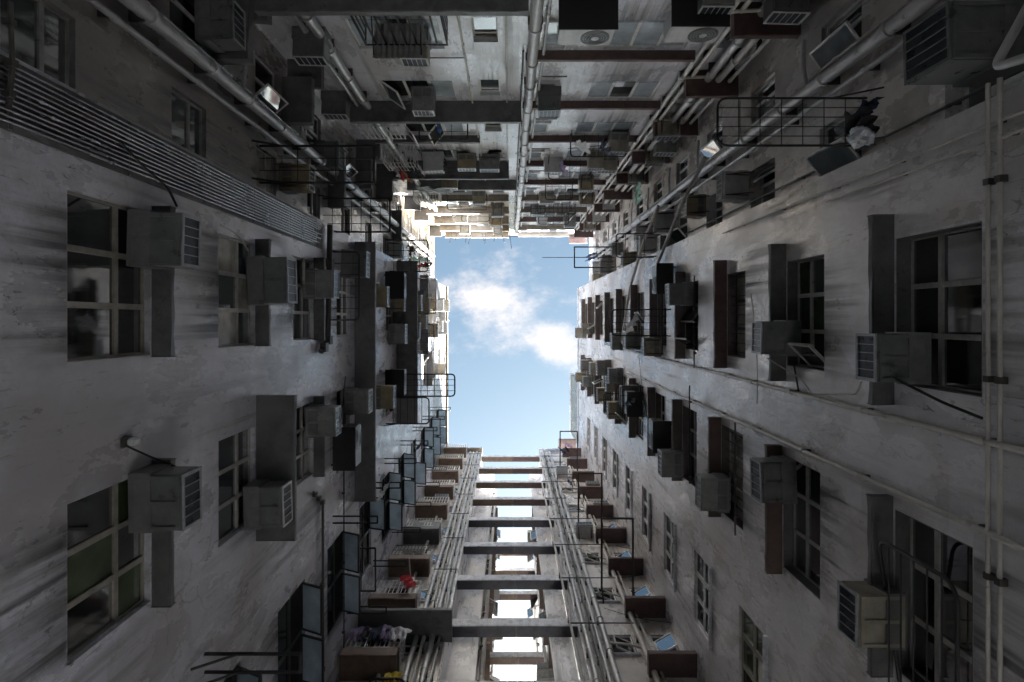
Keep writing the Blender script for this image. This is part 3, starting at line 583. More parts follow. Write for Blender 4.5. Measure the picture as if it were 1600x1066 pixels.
# ------------------------------------------------------------------ wall plates with the window openings cut out
def wall(b, wl, s0, s1, z0, z1, hole, material, d=0.0, th=.30, name='wall', solid=False):
    """one connected slab per wall, reveals included"""
    hs = [] if solid else HOLES.get(wkey(wl, hole), []); sg = wl.sg
    loc = [(min(sg * h[0], sg * h[1]), max(sg * h[0], sg * h[1]), h[2], h[3]) for h in hs if h[3] > z0 and h[2] < z1]
    a, c = sorted((sg * s0, sg * s1))
    return put(name, MB().plate(a, c, z0, z1, -th, 0, loc).mesh(name), material, b, wl.m(0, d, 0))
wall(bL, WL, -2.2, 9.2, GND, 31.0, 'main', 'plaster_grey')
wall(bL, WL, -2.2, 9.2, 31.0, ROOF, 'main', 'plaster_glare_dim')
wall(bL, WL, -6.2, -2.2, GND, 26.0, 'recess', 'plaster_dark', d=RL)
wall(bL, WL, -6.2, -2.2, 26.0, ROOF, 'recess', 'plaster_sun_gold', d=RL)
put('return_wall', MB().box(WL.pos + RL - .1, WL.pos - .003, -2.198, -2.0, GND, ROOF - .02).mesh('return_wall'), 'plaster_grey', bL)
wall(bR, WR, -2.13, 9.2, GND, ROOF, 'main', 'plaster_pale')
wall(bR, WR, -6.2, -2.13, GND, ROOF, 'recess', 'plaster_warm', d=RR)
put('return_wall', MB().box(WR.pos + .003, WR.pos - RR + .1, -2.128, -1.93, GND, ROOF - .02).mesh('return_wall'), 'plaster_pale', bR)
wall(bT, WT, -5.3, 5.7, GND, 26.2, 'main', 'plaster_white')
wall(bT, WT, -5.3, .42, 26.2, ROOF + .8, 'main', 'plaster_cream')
wall(bT, WT, .42, 5.7, 26.2, ROOF + .8, 'main', 'plaster_white')
wall(bA, WB, -4.6, -1.75, FILL_OPEN, ROOF, 'main', 'plaster_warm')
wall(bB, WB, 1.97, 5.0, FILL_OPEN, ROOF, 'main', 'plaster_warm')
wall(bA, GL, 10.3, 24.0, FILL_OPEN, ROOF - .6, 'gap', 'plaster_dark')
wall(bB, GR, 10.3, 24.0, FILL_OPEN, ROOF - .6, 'gap', 'plaster_dark')
for b, x0, x1, xr in ((bA, -1.75, -.945, -1), (bB, 1.605, 1.97, 1)):
    put('return_wall', MB().box(x0 - .3, x1, 10.0, 10.298, FILL_OPEN, ROOF - .6).mesh('return_wall'), 'plaster_warm', b)
    xx = x0 if xr < 0 else x1; put('side_wall', MB().box(min(xx, xx + xr * .3), max(xx, xx + xr * .3), 9.042, 9.998, FILL_OPEN, ROOF - .3).mesh('side_wall'), 'plaster_white', b)
# roofs, parapets and the pale roof house
put('roof', MB().box(-16, -4.45, -2.0, 24, ROOF - .35, ROOF - .05).mesh('roof'), 'ground_concrete', bL)
put('roof', MB().box(4.95, 16, -2.0, 24, ROOF - .35, ROOF - .05).mesh('roof'), 'ground_concrete', bR)
put('roof', MB().box(-16, 16, -16, -6.03, ROOF - .35, ROOF - .05).mesh('roof'), 'ground_concrete', bT)
put('roof', MB().box(-4.43, -1.0, 10.31, 24, ROOF - 1.2, ROOF - .9).mesh('roof'), 'ground_concrete', bA)
put('roof', MB().box(1.65, 4.93, 10.31, 24, ROOF - 1.2, ROOF - .9).mesh('roof'), 'ground_concrete', bB)
slab(bL, WL, -2.2, 8.7, ROOF, .10, .28, material='tan_paint', name='parapet')
slab(bR, WR, -2.1, 8.7, ROOF, .08, .24, material='plaster_white', name='parapet')
slab(bA, WB, -4.1, -1.75, ROOF, .25, .3, material='tan_paint', name='parapet')
slab(bB, WB, 1.97, 4.6, ROOF, .2, .3, material='plaster_white', name='parapet')
put('roof_house', MB().box(4.72, 9, 4.2, 8.6, ROOF, 43.5).mesh('roof_house'), 'plaster_cream', bR)
put('roof_cornice', MB().box(4.66, 9.1, 4.1, 8.7, 43.5, 43.8).mesh('roof_cornice', bevel=.05), 'plaster_white', bR)

# ------------------------------------------------------------------ concrete struts across the light gap
def strut(y, x0, x1, z, lo, where):
    t = empty('concrete_strut', T(((x0 + x1) / 2, y + .15, z)), 'concrete strut between the two blocks', 'strut', where, 'struts across the light gap')
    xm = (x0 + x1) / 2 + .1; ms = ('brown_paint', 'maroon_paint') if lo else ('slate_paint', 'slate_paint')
    for i, (a, b) in enumerate(((x0, xm - .002), (xm + .002, x1))):
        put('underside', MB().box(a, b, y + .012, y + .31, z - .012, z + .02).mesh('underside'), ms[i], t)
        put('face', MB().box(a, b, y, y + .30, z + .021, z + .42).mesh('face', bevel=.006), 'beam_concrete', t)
for k in range(-1, 8): strut(8.74, -1.74, 1.96, 16.25 + 2.87 * k, k > 3, 'near end of the light gap')
for k in range(-2, 4): strut(14.4, -.93, 1.59, 27.1 + 2.8 * k, True, 'far end of the light gap')
# ------------------------------------------------------------------ conduits and pipes
for i in range(11):
    s = -2.10 + .0475 * i
    vpipe(WL, s, 2.0, [12.6, 12.5, 12.4, 12.3, 12.0, 12.5, 12.2, 12.4, 12.1, 12.3, 11.9][i], .0135, .035, 'conduit_zinc', ['outermost', 'second', 'third', 'fourth', 'fifth', 'sixth', 'seventh', 'eighth', 'ninth', 'tenth', 'innermost'][i] + ' of the parallel zinc conduits counted down from the recess', "left wall", step=2.6, n=8, coup=1.35, group='parallel conduits on the left wall')
put('conduit_shade_strip', MB().box(-.30, .30, .001, .012, 1.5, 12.6).mesh('conduit_shade_strip'), 'hood_concrete', bL, WL.m(-1.86, 0, 0))  # dark strip painted in for the shade between the conduits
for k in range(7): put('conduit_strap', MB().box(-.29, .29, -.004, .010, -.02, .02).mesh('conduit_strap'), 'pipe_dark', bL, WL.m(-1.86, .02, 3.2 + 1.5 * k))
vpipe(WL, -3.98, 1, 35.5, .105, .2, 'pipe_steel', 'fat silver drainpipe', "left wall's recess", d=RL, step=1.5)
vpipe(WL, -3.66, 1, 35.5, .042, .12, 'pipe_steel', 'slim silver pipe below the fat drainpipe', "left wall's recess", d=RL)
vpipe(WL, -4.22, 1, 34, .028, .1, 'conduit_zinc', 'thin pipe above the fat drainpipe', "left wall's recess", d=RL)
vpipe(WL, -2.42, 1, 33, .022, .06, 'pipe_dark', 'dark thin pipe just behind the conduits', "left wall's recess", d=RL)
vpipe(WR, -3.90, 1, 35.5, .105, .2, 'pipe_steel', 'fat silver drainpipe', "right wall's recess", d=RR, step=1.5)
vpipe(WR, -3.62, 1, 35.5, .042, .14, 'pipe_steel', 'slim silver pipe beside the fat drainpipe', "right wall's recess", d=RR)
vpipe(WR, -2.55, 1, 30, .02, .06, 'pipe_dark', 'dark thin pipe close to the edge', "right wall's recess", d=RR)
vpipe(WR, -4.15, 6, 33, .03, .1, 'pipe_plastic', 'cream thin pipe', "right wall's recess", d=RR)
vpipe(WR, 1.165, 3, 25, .034, .06, 'pipe_plastic', 'upper of the twin pale pipes', 'right wall', step=1.6)
vpipe(WR, 2.03, 3, 22, .034, .06, 'pipe_plastic', 'lower of the twin pale pipes', 'right wall', step=1.6)
vpipe(WR, -1.86, 4.5, 12.2, .017, .04, 'pipe_plastic', 'thin pipe at the recess edge', 'right wall', step=1.5)
vpipe(WR, -1.70, 4.5, 8.2, .017, .04, 'pipe_plastic', 'short thin pipe beside the recess edge', 'right wall', step=1.5)
for i in range(6): vpipe(WR, .92 + .05 * i, 19, 27.5, .016, .04, 'conduit_zinc', ['first', 'second', 'third', 'fourth', 'fifth', 'sixth'][i] + ' of the short parallel conduits above the twin pipes', 'right wall', n=6)
run(WR, [(-2.25, .07, 5.42), (9, .07, 5.42)], .02, 'pipe_plastic', 'pale inner pipe running level across the wall', 'right wall', clips=6)
run(WR, [(-2.25, .06, 5.30), (9, .06, 5.30)], .022, 'pipe_plastic', 'thinner outer pipe running level across the wall', 'right wall', clips=6)
run(WR, [(-2.9, .05, 4.9), (-2.3, .2, 5.2), (-2.2, .2, 4.6)], .04, 'pipe_steel', 'bent pipe stub by the level pipes', 'right wall')
run(WR, [(.72, .05, 9.15), (1.15, .05, 9.0)], .014, 'pipe_dark', 'short branch pipe joining the twin pipes', 'right wall')
run(WR, [(.62, .45, 9.2), (.9, .2, 8.6), (1.12, .06, 8.6), (.98, .05, 7.5), (.8, .05, 7.4)], .012, 'cable_white', 'cream hose from the air conditioner to the pipes', 'right wall', 'hose', 'cable')
run(WR, [(.55, .5, 6.4), (.85, .15, 5.9), (.95, .06, 5.5)], .016, 'cable_black', 'black drain hose below the air conditioner', 'right wall', 'hose', 'cable')
for s0, s1, z in ((-1.05, 1.15, 13.55), (2.0, 4.2, 11.1), (1.6, 4.0, 13.9), (-1.2, 1.0, 16.4)): run(WR, [(s0, .22, z), (s1, .22, z)], .017, 'black_iron', 'black iron rail along the window sill', 'right wall', 'sill_rail', 'rail', clips=3)
run(WL, [(-2.15, .09, 12.9), (.45, .09, 12.75), (.68, .09, 12.3)], .065, 'pipe_dark', 'fat dark pipe crossing the end of the conduits', 'left wall', clips=3)
run(WL, [(3.6, .06, 11.9), (4.0, .06, 12.5), (8.6, .06, 12.5)], .03, 'pipe_dark', 'dark pipe running level', 'left wall', clips=5)
run(WL, [(1.7, .06, 14.1), (8.6, .06, 14.1)], .016, 'pipe_dark', 'thin dark line running level', 'left wall', clips=4)
run(WL, [(-2.6, .06, 4.66), (-2.1, .08, 4.66), (-1.72, .05, 4.66)], .02, 'pipe_dark', 'short level dark pipe crossing the conduits', 'left wall', clips=3)
p = lambda x, y, d: (*WL.P(x, y, d)[:1], d, WL.P(x, y, d)[1])
run(WL, [p(188, 222, .06), p(225, 262, .12), p(262, 292, .3), p(276, 322, .5)], .014, 'cable_black', 'black cable from the conduits to an air conditioner', 'left wall', 'cable', 'cable', rad=.2)
run(WL, [p(198, 697, .03), p(240, 716, .1), p(278, 730, .3), p(288, 742, .5)], .012, 'cable_black', 'black cable from the white lamp to an air conditioner', 'left wall', 'cable', 'cable', rad=.2)
run(WL, [p(345, 352, .03), p(372, 366, .1), p(388, 392, .3)], .013, 'cable_white', 'pale hose above the air conditioner', 'left wall', 'hose', 'cable', rad=.2)
m = WL.m(*[(a, .05, b) for a, b in [WL.P(195, 690)]][0]); t = empty('wall_lamp', m, 'small white wall lamp beside the long stain', 'lamp', 'left wall')
put('lamp_head', MB().box(-.04, .04, 0, .09, -.05, .06).mesh('lamp_head', bevel=.015), 'white_box', t, m); put('lamp_base', MB().box(-.05, .05, -.05, -.002, -.07, .07).mesh('lamp_base'), 'pipe_dark', t, m)
vpipe(WT, .50, 2, 36.5, .115, .16, 'pipe_steel', 'fat silver drainpipe dividing the wall', 'upper wall', step=1.35)
vpipe(WT, .73, 2, 36.5, .034, .08, 'pipe_steel', 'slim pipe beside the fat drainpipe', 'upper wall')
vpipe(WT, .31, 12, 34, .022, .06, 'pipe_dark', 'thin dark pipe beside the fat drainpipe', 'upper wall')
vpipe(WT, -.05, 9, 21, .016, .04, 'pipe_plastic', 'thin pipe beside the small windows', 'upper wall')
vpipe(WT, -.95, 6, 27, .022, .05, 'pipe_plastic', 'thin pale pipe between the windows', 'upper wall')
vpipe(WT, -3.68, 4, 30, .10, .16, 'pipe_steel', 'fat silver drainpipe by the conduit corner', 'upper wall', step=1.4)
vpipe(WT, -3.95, 4, 30, .05, .1, 'pipe_steel', 'slim pipe by the conduit corner', 'upper wall')
for i, (s, r) in enumerate(((4.0, .055), (4.18, .045), (4.55, .085), (4.80, .075), (5.05, .04))): vpipe(WT, s, 6, 35, r, .14 + .03 * i, 'pipe_plastic' if i != 2 else 'pipe_steel', ['first', 'second', 'third', 'fourth', 'fifth'][i] + ' pipe from the triple windows towards the corner', 'upper wall', step=1.5)
for s, r, c, ph in ((-1.88, .04, 'pipe_steel', 'slim pipe closest to the struts'), (-2.08, .075, 'pipe_steel', 'fat silver pipe next to the struts'), (-2.30, .05, 'pipe_plastic', 'medium pale pipe'), (-2.50, .075, 'pipe_steel', 'fat silver pipe next to the windows'), (-3.15, .05, 'pipe_plastic', 'pale pipe between the windows')):
    vpipe(WB, s, FILL_OPEN, 37, r, .13, c, ph, BA, step=1.4)
for s, r, c, ph in ((2.10, .075, 'pipe_steel', 'fat silver pipe next to the struts'), (2.28, .03, 'pipe_dark', 'thin dark pipe'), (2.42, .05, 'pipe_steel', 'medium silver pipe'), (2.62, .08, 'pipe_steel', 'fat silver pipe next to the windows'), (3.55, .075, 'pipe_plastic', 'fat pale pipe between the windows'), (3.72, .03, 'pipe_plastic', 'slim pale pipe between the windows')):
    vpipe(WB, s, FILL_OPEN, 37 if s < 3 else 34, r, .13, c, ph, BBw, step=1.4)
vpipe(WB, 1.74, 12, 30, .04, .22, 'pipe_plastic', 'pale pipe passing in front of the strut ends', 'lower wall', step=3)
for k in range(8):                              # level branch pipes serving each floor
    z = 15.9 + FH * k
    run(WB, [(1.72, .28, z), (3.5, .28, z)], .018, 'pipe_dark', 'thin rod across the pipes', BBw, 'pipe_rod', 'rail')
    run(WB, [(-2.55, .26, z + .7), (-1.75, .26, z + .7)], .016, 'pipe_dark', 'thin rod across the pipes', BA, 'pipe_rod', 'rail')
    if k < 6: run(WB, [(2.64, .13, z - .75), (2.85, .2, z - .85), (3.3, .14, z - .85), (3.55, .13, z - .98)], .036, 'pipe_plastic', 'pale branch pipe under the window', BBw)
for k in range(9):
    z = 7.2 + FH * k
    run(WR, [(-4.9, RR + .12, z), (-4.4, RR + .16, z - .05), (-3.95, RR + .2, z - .25)], .035, 'pipe_steel', 'branch pipe feeding the fat drainpipe', "right wall's recess")
    run(WL, [(-5.0, RL + .12, z + .3), (-4.5, RL + .16, z + .25), (-4.0, RL + .2, z + .05)], .04, 'pipe_steel', 'branch pipe feeding the fat drainpipe', "left wall's recess")
    if k < 7: run(WT, [(3.95, .12, z + 3.2), (3.95, .2, z + 3.0), (4.5, .2, z + 2.95), (4.56, .2, z + 2.7)], .035, 'pipe_plastic', 'pale branch pipe near the corner slabs', 'upper wall')
for k in range(6):
    z = 13.2 + FH * k; run(WT, [(.73, .08, z), (1.35, .08, z)], .018, 'pipe_dark', 'thin level pipe over the small window', 'upper wall')
    if k < 4: run(WT, [(-2.9, .04, z - .35 - .5), (-.95, .04, z - .85)], .014, 'pipe_dark', 'thin level wire over the wide windows', 'upper wall', 'wire_run', 'cable')
run(WR, [(-4.0, -.2, 14.0), (-3.2, .0, 15.0), (-1.55, .16, 17.4)],   .05, 'sheet_metal', 'fat grey flexible duct leaning over the recess edge', 'right wall', 'duct', rad=.5)
run(WR, [(-3.6, -.1, 18.0), (-2.6, .1, 19.2), (-1.2, .16, 21.0)], .055, 'pipe_plastic', 'pale flexible duct leaning over the recess edge', 'right wall', 'duct', rad=.5)
run(WR, [(-1.2, .16, 21.0), (.9, .16, 22.6), (1.0, .16, 20.8)], .05, 'pipe_plastic', 'pale duct bending back beside the upper windows', 'right wall', 'duct', rad=.3)

# ------------------------------------------------------------------ air conditioners placed from the photograph
def acq(wl, q, a, b, d=.58, h=.38, off=0.0, **k):
    """q: photo coordinate of the front lower edge (across the wall), a..b: its extent along the wall"""
    c = 795 if wl.axis == 'x' else 500; o = 500 if wl.axis == 'x' else 795
    z = F * abs(wl.pos + wl.sign * (d + off)) / abs(q - c); s0, s1 = (a - o) * z / F, (b - o) * z / F
    return ac(wl, (s0 + s1) / 2, z, w=abs(s1 - s0), h=h, d=d, off=off, **k)
acq(WL, 283, 330, 413, where=LA, h=.36, body='ac_dark'); acq(WL, 285, 742, 830, where=LBc, h=.36, body='ac_dark')
acq(WL, 448, 403, 475, d=.62, where=LA, body='ac_dark', gr='grille_grey'); acq(WL, 520, 421, 465, d=.6, where=LA)
acq(WL, 441, 762, 826, d=.6, h=.36, where=LBc, gr='ac_white', body='ac_dark'); acq(WL, 523, 638, 683, d=.6, where=LBc)
for z, q in ((8.9, -4.7), (14.4, -4.2)): ac(WL, q, z, where=LD, body='ac_dark', off=RL, gr='ac_grey')
acq(WL, 575, 610, 647, d=.62, where=LBc, body='ac_grey', gr='ac_white'); acq(WL, 571, 391, 432, d=.6, where=LA, body='ac_dark', gr='ac_white')
acq(WR, 1371, 522, 598, where=RA, h=.36, body='ac_dark'); acq(WR, 1192, 503, 555, d=.6, where=RA, body='ac_dark')
acq(WR, 1047, 442, 476, d=.62, where=RA, body='ac_dark'); acq(WR, 1190, 722, 785, d=.56, where=RB, body='ac_dark')
acq(WR, 1097, 748, 800, d=.58, where=RB, gr='ac_grey'); acq(WR, 1035, 706, 746, d=.56, where=RB); acq(WR, 1340, 930, 1012, d=.56, where=RB, body='ac_beige')
acq(WR, 972, 604, 636, d=.6, where=RB); acq(WR, 948, 588, 612, d=.56, where=RB, body='ac_beige')
acq(WR, 1482, 0, 92, d=.9, h=.6, off=-.5, where=RD, body='ac_dark', gr='ac_dark')
acq(WT, 172, 643, 677, where=TL, gr='ac_white'); acq(WT, 90, 625, 668, where=TL, body='ac_beige', gr='ac_white'); acq(WT, 88, 458, 507, where=TL, gr='ac_white', body='ac_dark'); acq(WT, 178, 503, 541, where=TL, body='ac_dark', gr='ac_white')
acq(WT, 172, 841, 876, where=TR, body='ac_dark', h=.5); acq(WT, 18, 1209, 1268, where=TR, body='ac_dark', gr='ac_white'); acq(WT, 8, 1098, 1150, where=TR, gr='ac_white')
acq(WT, 236, 953, 983, where=TR, body='ac_beige'); acq(WT, 266, 934, 965, where=TR, body='ac_beige', gr='ac_white'); acq(WT, 238, 1026, 1058, where=TR, gr='ac_white'); acq(WT, 262, 920, 944, where=TR, body='ac_beige')
condenser(WT, 1.35, 9.72, w=.95, off=.42, where=TR, flip=1); condenser(WT, 3.22, 9.62, w=.92, off=.42, where=TR, flip=1)
condenser(WL, 3.0, 13.3, w=.95, h=.6, off=.2, where=LBc, body='ac_dark'); condenser(WL, -1.15, 18.9, w=.85, off=.3, where=LA, body='ac_dark'); condenser(WL, 2.1, 18.9, w=.85, off=.3, where=LBc, body='ac_grey')
condenser(WR, -1.15, 15.9, w=.8, h=.6, off=.15, where=RA, body='ac_dark'); condenser(WR, 3.3, 16.1, w=.85, off=.2, where=RB, body='ac_dark'); condenser(WR, 2.9, 19.6, w=.8, off=.2, where=RB, body='ac_grey')
# ------------------------------------------------------------------ the smaller units of the upper floors
AW = ['ac_beige', 'ac_grey', 'ac_white', 'ac_yellow', 'ac_grey']
def scatter(wl, cols, z0, n, where, p=.75, off=0.0):
    for k in range(n):
        for s in cols:
            if rnd() < p: ac(wl, s + random.uniform(-.25, .25), z0 + FH * k + random.uniform(-.1, .25), w=random.choice((.56, .62, .68)), h=random.choice((.36, .40, .44)), d=random.choice((.5, .56, .62)), where=where, body=random.choice(AW), gr=random.choice(('grille_grey', 'ac_white', 'ac_grey')), off=off, bracket=rnd() < .5)
scatter(WL, (-.7,), 17.0, 7, LA, .85); scatter(WL, (.3,), 19.4, 6, LA, .7); scatter(WL, (2.5,), 17.2, 7, LBc, .5)
scatter(WR, (-.3, .7), 17.2, 7, RA, .4); scatter(WR, (2.4, 3.6), 20.3, 6, RB, .5)
scatter(WR, (-3.2,), 12.6, 8, RD, .7, RR); scatter(WR, (-2.5,), 18, 6, RD, .6, RR); scatter(WL, (-2.95,), 12.0, 8, LD, .5, RL)
scatter(WT, (3.3, 1.6), 19.9, 6, TR, .6); scatter(WT, (-2.4, -1.3), 19.4, 6, TL, .6); scatter(WT, (-.45,), 16.8, 7, TL, .55); scatter(WT, (4.6,), 15.6, 7, TR, .5)
scatter(WB, (4.2,), 22.5, 5, BBw, .5); scatter(WB, (3.1,), 17.3, 6, BBw, .4); scatter(WB, (-3.0,), 18.0, 6, BA, .4)
for wl, wh in ((GL, "balcony side of the light gap"), (GR, "maroon slab side of the light gap")):
    scatter(wl, (11.9, 15.2), 16.5, 7, wh, .2)

for s_, r_ in ((10.5, .05), (10.75, .07), (13.6, .05), (13.85, .04), (17.2, .06)):
    vpipe(GL, s_, FILL_OPEN, 36, r_, .12, 'pipe_steel' if r_ > .05 else 'pipe_plastic', 'grey pipe at depth', 'balcony side of the light gap', step=2)
    vpipe(GR, s_, FILL_OPEN, 36, r_, .12, 'pipe_plastic' if r_ > .05 else 'pipe_steel', 'grey pipe at depth', 'maroon slab side of the light gap', step=2)
for k in range(7):
    slab(bA, GL, 10.9, 12.8, 16.4 + FH * k, .3, .12, material='brown_paint', name='ledge'); slab(bB, GR, 10.6, 12.6, 16.5 + FH * k, .25, .12, material='maroon_paint', name='ledge')
# ------------------------------------------------------------------ rain stains below sills and units (thin film with its own ragged shape)
def stain_material():
    m = bpy.data.materials.new('rain_stain'); m.use_nodes = True; t = m.node_tree; t.nodes.clear(); L = t.links.new; n = t.nodes.new
    out = n('ShaderNodeOutputMaterial'); mx = n('ShaderNodeMixShader'); tr = n('ShaderNodeBsdfTransparent'); df = n('ShaderNodeBsdfPrincipled'); df.inputs['Base Color'].default_value = (.045, .04, .034, 1); df.inputs['Roughness'].default_value = .6
    g = n('ShaderNodeNewGeometry'); mp = n('ShaderNodeMapping'); mp.inputs['Scale'].default_value = (9, 9, .25); L(g.outputs['Position'], mp.inputs[0]); nz = n('ShaderNodeTexNoise'); nz.inputs['Scale'].default_value = 1; nz.inputs['Detail'].default_value = 6; nz.inputs['Roughness'].default_value = .6; L(mp.outputs[0], nz.inputs['Vector'])
    tc = n('ShaderNodeTexCoord'); sp = n('ShaderNodeSeparateXYZ'); L(tc.outputs['Generated'], sp.inputs[0])
    pr = n('ShaderNodeMath'); pr.operation = 'POWER'; L(sp.outputs['Z'], pr.inputs[0]); pr.inputs[1].default_value = 1.4
    th = n('ShaderNodeMath'); th.operation = 'MULTIPLY_ADD'; L(pr.outputs[0], th.inputs[0]); th.inputs[1].default_value = .26; L(nz.outputs['Fac'], th.inputs[2])
    r = n('ShaderNodeMapRange'); L(th.outputs[0], r.inputs[0]); r.inputs[1].default_value = .56; r.inputs[2].default_value = .84; r.inputs[4].default_value = .5
    ex = n('ShaderNodeMath'); ex.operation = 'PINGPONG'; L(sp.outputs['X'], ex.inputs[0]); ex.inputs[1].default_value = .5; e2 = n('ShaderNodeMapRange'); L(ex.outputs[0], e2.inputs[0]); e2.inputs[2].default_value = .12
    bt = n('ShaderNodeMapRange'); L(sp.outputs['Z'], bt.inputs[0]); bt.inputs[2].default_value = .25
    m1 = n('ShaderNodeMath'); m1.operation = 'MULTIPLY'; L(r.outputs[0], m1.inputs[0]); L(e2.outputs[0], m1.inputs[1]); m2 = n('ShaderNodeMath'); m2.operation = 'MULTIPLY'; L(m1.outputs[0], m2.inputs[0]); L(bt.outputs[0], m2.inputs[1])
    L(m2.outputs[0], mx.inputs[0]); L(tr.outputs[0], mx.inputs[1]); L(df.outputs[0], mx.inputs[2]); L(mx.outputs[0], out.inputs[0]); M['rain_stain'] = m
stain_material()
def stain(b, wl, s0, s1, z, h, d=0.0):
    w = s1 - s0
    def build():
        mb = MB(); mb.v = [(-w / 2, 0, -h), (w / 2, 0, -h), (w / 2, 0, 0), (-w / 2, 0, 0)]; mb.f = [(0, 1, 2, 3)]; return mb.mesh('rain_stain')
    put('rain_stain', cached(('stain', round(w, 1), round(h, 1)), build), 'rain_stain', b, wl.m((s0 + s1) / 2, d + .004, z))
for k in range(9):
    for b, wl, s0, s1, z0 in ((bL, WL, -1.24, .40, 5.34), (bL, WL, 1.73, 3.25, 5.34), (bR, WR, -.97, .76, 5.57), (bR, WR, 2.27, 4.17, 5.68), (bR, WR, 5.72, 7.48, 7.465), (bL, WL, 5.25, 7.35, 4.645), (bT, WT, -3.15, -1.35, 10.88 - FH), (bT, WT, -.72, -.22, 10.78 - FH), (bT, WT, 2.0, 3.7, 10.96 - FH)):
        if rnd() < .75: stain(b, wl, s0 - .08 + random.uniform(-.1, .2), s1 + .08 + random.uniform(-.3, .1), z0 + FH * k - .01, random.uniform(.7, 1.5))

# ------------------------------------------------------------------ racks, rods, cages
rack(WR, -2.9, -2.28, 7.45, 1.95, RD, d=-.05, r=.016, rad=.14, nl=4, nc=6, phrase='rounded black clothes rack with wire mesh')
rack(WR, -.30, .46, 16.6, 1.62, RA, r=.020, nl=3, nc=6, phrase='black clothes rack'); rack(WR, -3.2, -2.3, 25.0, 1.75, RD, r=.03, rad=.02, nl=1, phrase='square ended black clothes rack')
run(WR, [(-2.75, .0, 25.1), (-2.75, 3.15, 25.1)], .014, 'black_iron', 'long black rod reaching out into the sky opening', "right wall's recess", 'bamboo_rod', 'rail')
rack(WR, -2.75, -2.0, 18.2, 1.2, RD, r=.02, nc=3, phrase='rounded black clothes rack'); rack(WR, 2.3, 3.3, 19.8, .75, RB, r=.02, nl=2, phrase='black clothes rack'); rack(WR, 2.9, 3.7, 22.4, .9, RB, r=.018)
rack(WL, -3.42, -2.70, 11.2, 2.25, LD, d=RL, r=.024, rad=.03, nl=2, nc=2, phrase='long square ended black rack'); rack(WL, -2.9, -2.1, 13.6, 1.6, LD, r=.022, rad=.05, nl=3, nc=6, phrase='black mesh rack', d=-.3)
rack(WL, -1.6, .0, 13.4, .62, LA, r=.02, nl=5, phrase='low black rack with hooks'); rack(WL, 1.85, 2.60, 19.4, 2.3, LBc, r=.026, rad=.14, nl=3, nc=9, phrase='rounded black rack reaching over the slab')
rack(WL, 2.62, 3.5, 19.2, 1.45, LBc, r=.024, rad=.14, nc=5, phrase='rounded black rack beside the slab end'); rack(WL, -2.8, -1.7, 20.0, 1.5, LD, r=.022, nl=2, nc=4, phrase='rounded black rack under the canopy', d=-.2)
rack(WL, -1.9, -.3, 26.2, .8, LA, r=.02, nl=2, phrase='black clothes rack'); rack(WL, .2, 1.4, 25.4, .8, LA, r=.02, nl=2, phrase='black clothes rack')
for k in range(7): rack(WL, 4.62, 4.78, 13.4 + FH * k, 1.05, LCc, r=.02, rad=.01, brace=False, phrase='pair of short black rods')
for k in range(6): rack(WL, 7.35, 7.52, 14.6 + FH * k, 1.0, LCc, r=.02, rad=.01, brace=False, phrase='pair of black rods at the far jamb')
rack(WL, 4.55, 4.80, 7.76, 1.3, LCc, r=.024, rad=.01, brace=True, phrase='pair of thick black rods'); rack(WL, 5.85, 6.95, 14.6, .72, LCc, r=.024, rad=.02, nc=1, phrase='square black window rack')
for z, o in ((17.9, 2.5), (23.9, 2.3), (32.4, 2.4)): rack(WB, 2.92, 3.90, z, o, BBw, r=.034, rad=.02, phrase='heavy square black rack')
for z in (29.3, 26.8): rack(WB, 2.5, 3.5, z, .8, BBw, r=.018)
rack(WB, -3.1, -2.3, 12.6, .8, BA, r=.03, rad=.18, nl=4, phrase='rounded black railing rack')
for s0, s1, z, o in ((-2.5, -1.15, 15.9, .7), (1.9, 3.6, 17.5, .7), (1.4, 2.9, 20.1, .75), (1.5, 2.6, 23.3, .8), (-2.9, -1.2, 20.2, .5), (-2.8, -1.0, 26.0, .7), (1.3, 2.8, 26.1, .8), (-2.4, -1.0, 29.0, .7), (1.6, 3.2, 30.5, .6)): rack(WT, s0, s1, z, o, TL if s0 < 0 else TR, r=.02, nl=2 if s0 < 0 else 3, nc=2, phrase='thin black clothes rack')
for i in range(9):
    s = -3.6 + .45 * i + random.uniform(-.1, .1); run(WT, [(s, .05, 35.6 - .1 * (i % 3)), (s + random.uniform(-.3, .3), random.uniform(.7, 1.1) + (.5 if i == 8 else 0), 35.5)], .018, 'black_iron', 'thin black rod at the roof edge', 'upper wall', 'roof_rod', 'rail')
run(WT, [(-3.8, .55, 35.4), (.6, .55, 35.4)], .016, 'black_iron', 'long level rod along the roof edge', 'upper wall', 'roof_rod', 'rail'); run(WT, [(-3.8, .3, 35.0), (.6, .3, 35.0)], .016, 'black_iron', 'level rod close under the roof edge', 'upper wall', 'roof_rod', 'rail')
cage(WT, -4.05, -2.95, 15.3, 16.4, .52, TL, nx=9, nz=1); cage(WT, -4.1, -3.0, 24.4, 25.5, .55, TL, nx=9, nz=4); cage(WT, -4.1, -3.1, 18.6, 19.6, .6, TL, nx=9, nz=2)
cage(WT, -2.72, -1.15, 9.7, 10.85, .5, TL, material='black_iron', phrase='black barred window cage', nx=8, nz=1, bar=.035)
cage(WT, 1.1, 3.3, 28.0, 29.0, .5, TR, material='black_iron', phrase='black barred window cage', nx=10, nz=3); cage(WL, -2.9, -2.1, 28.8, 29.8, .5, LD, d=-.3, nx=7, nz=3)
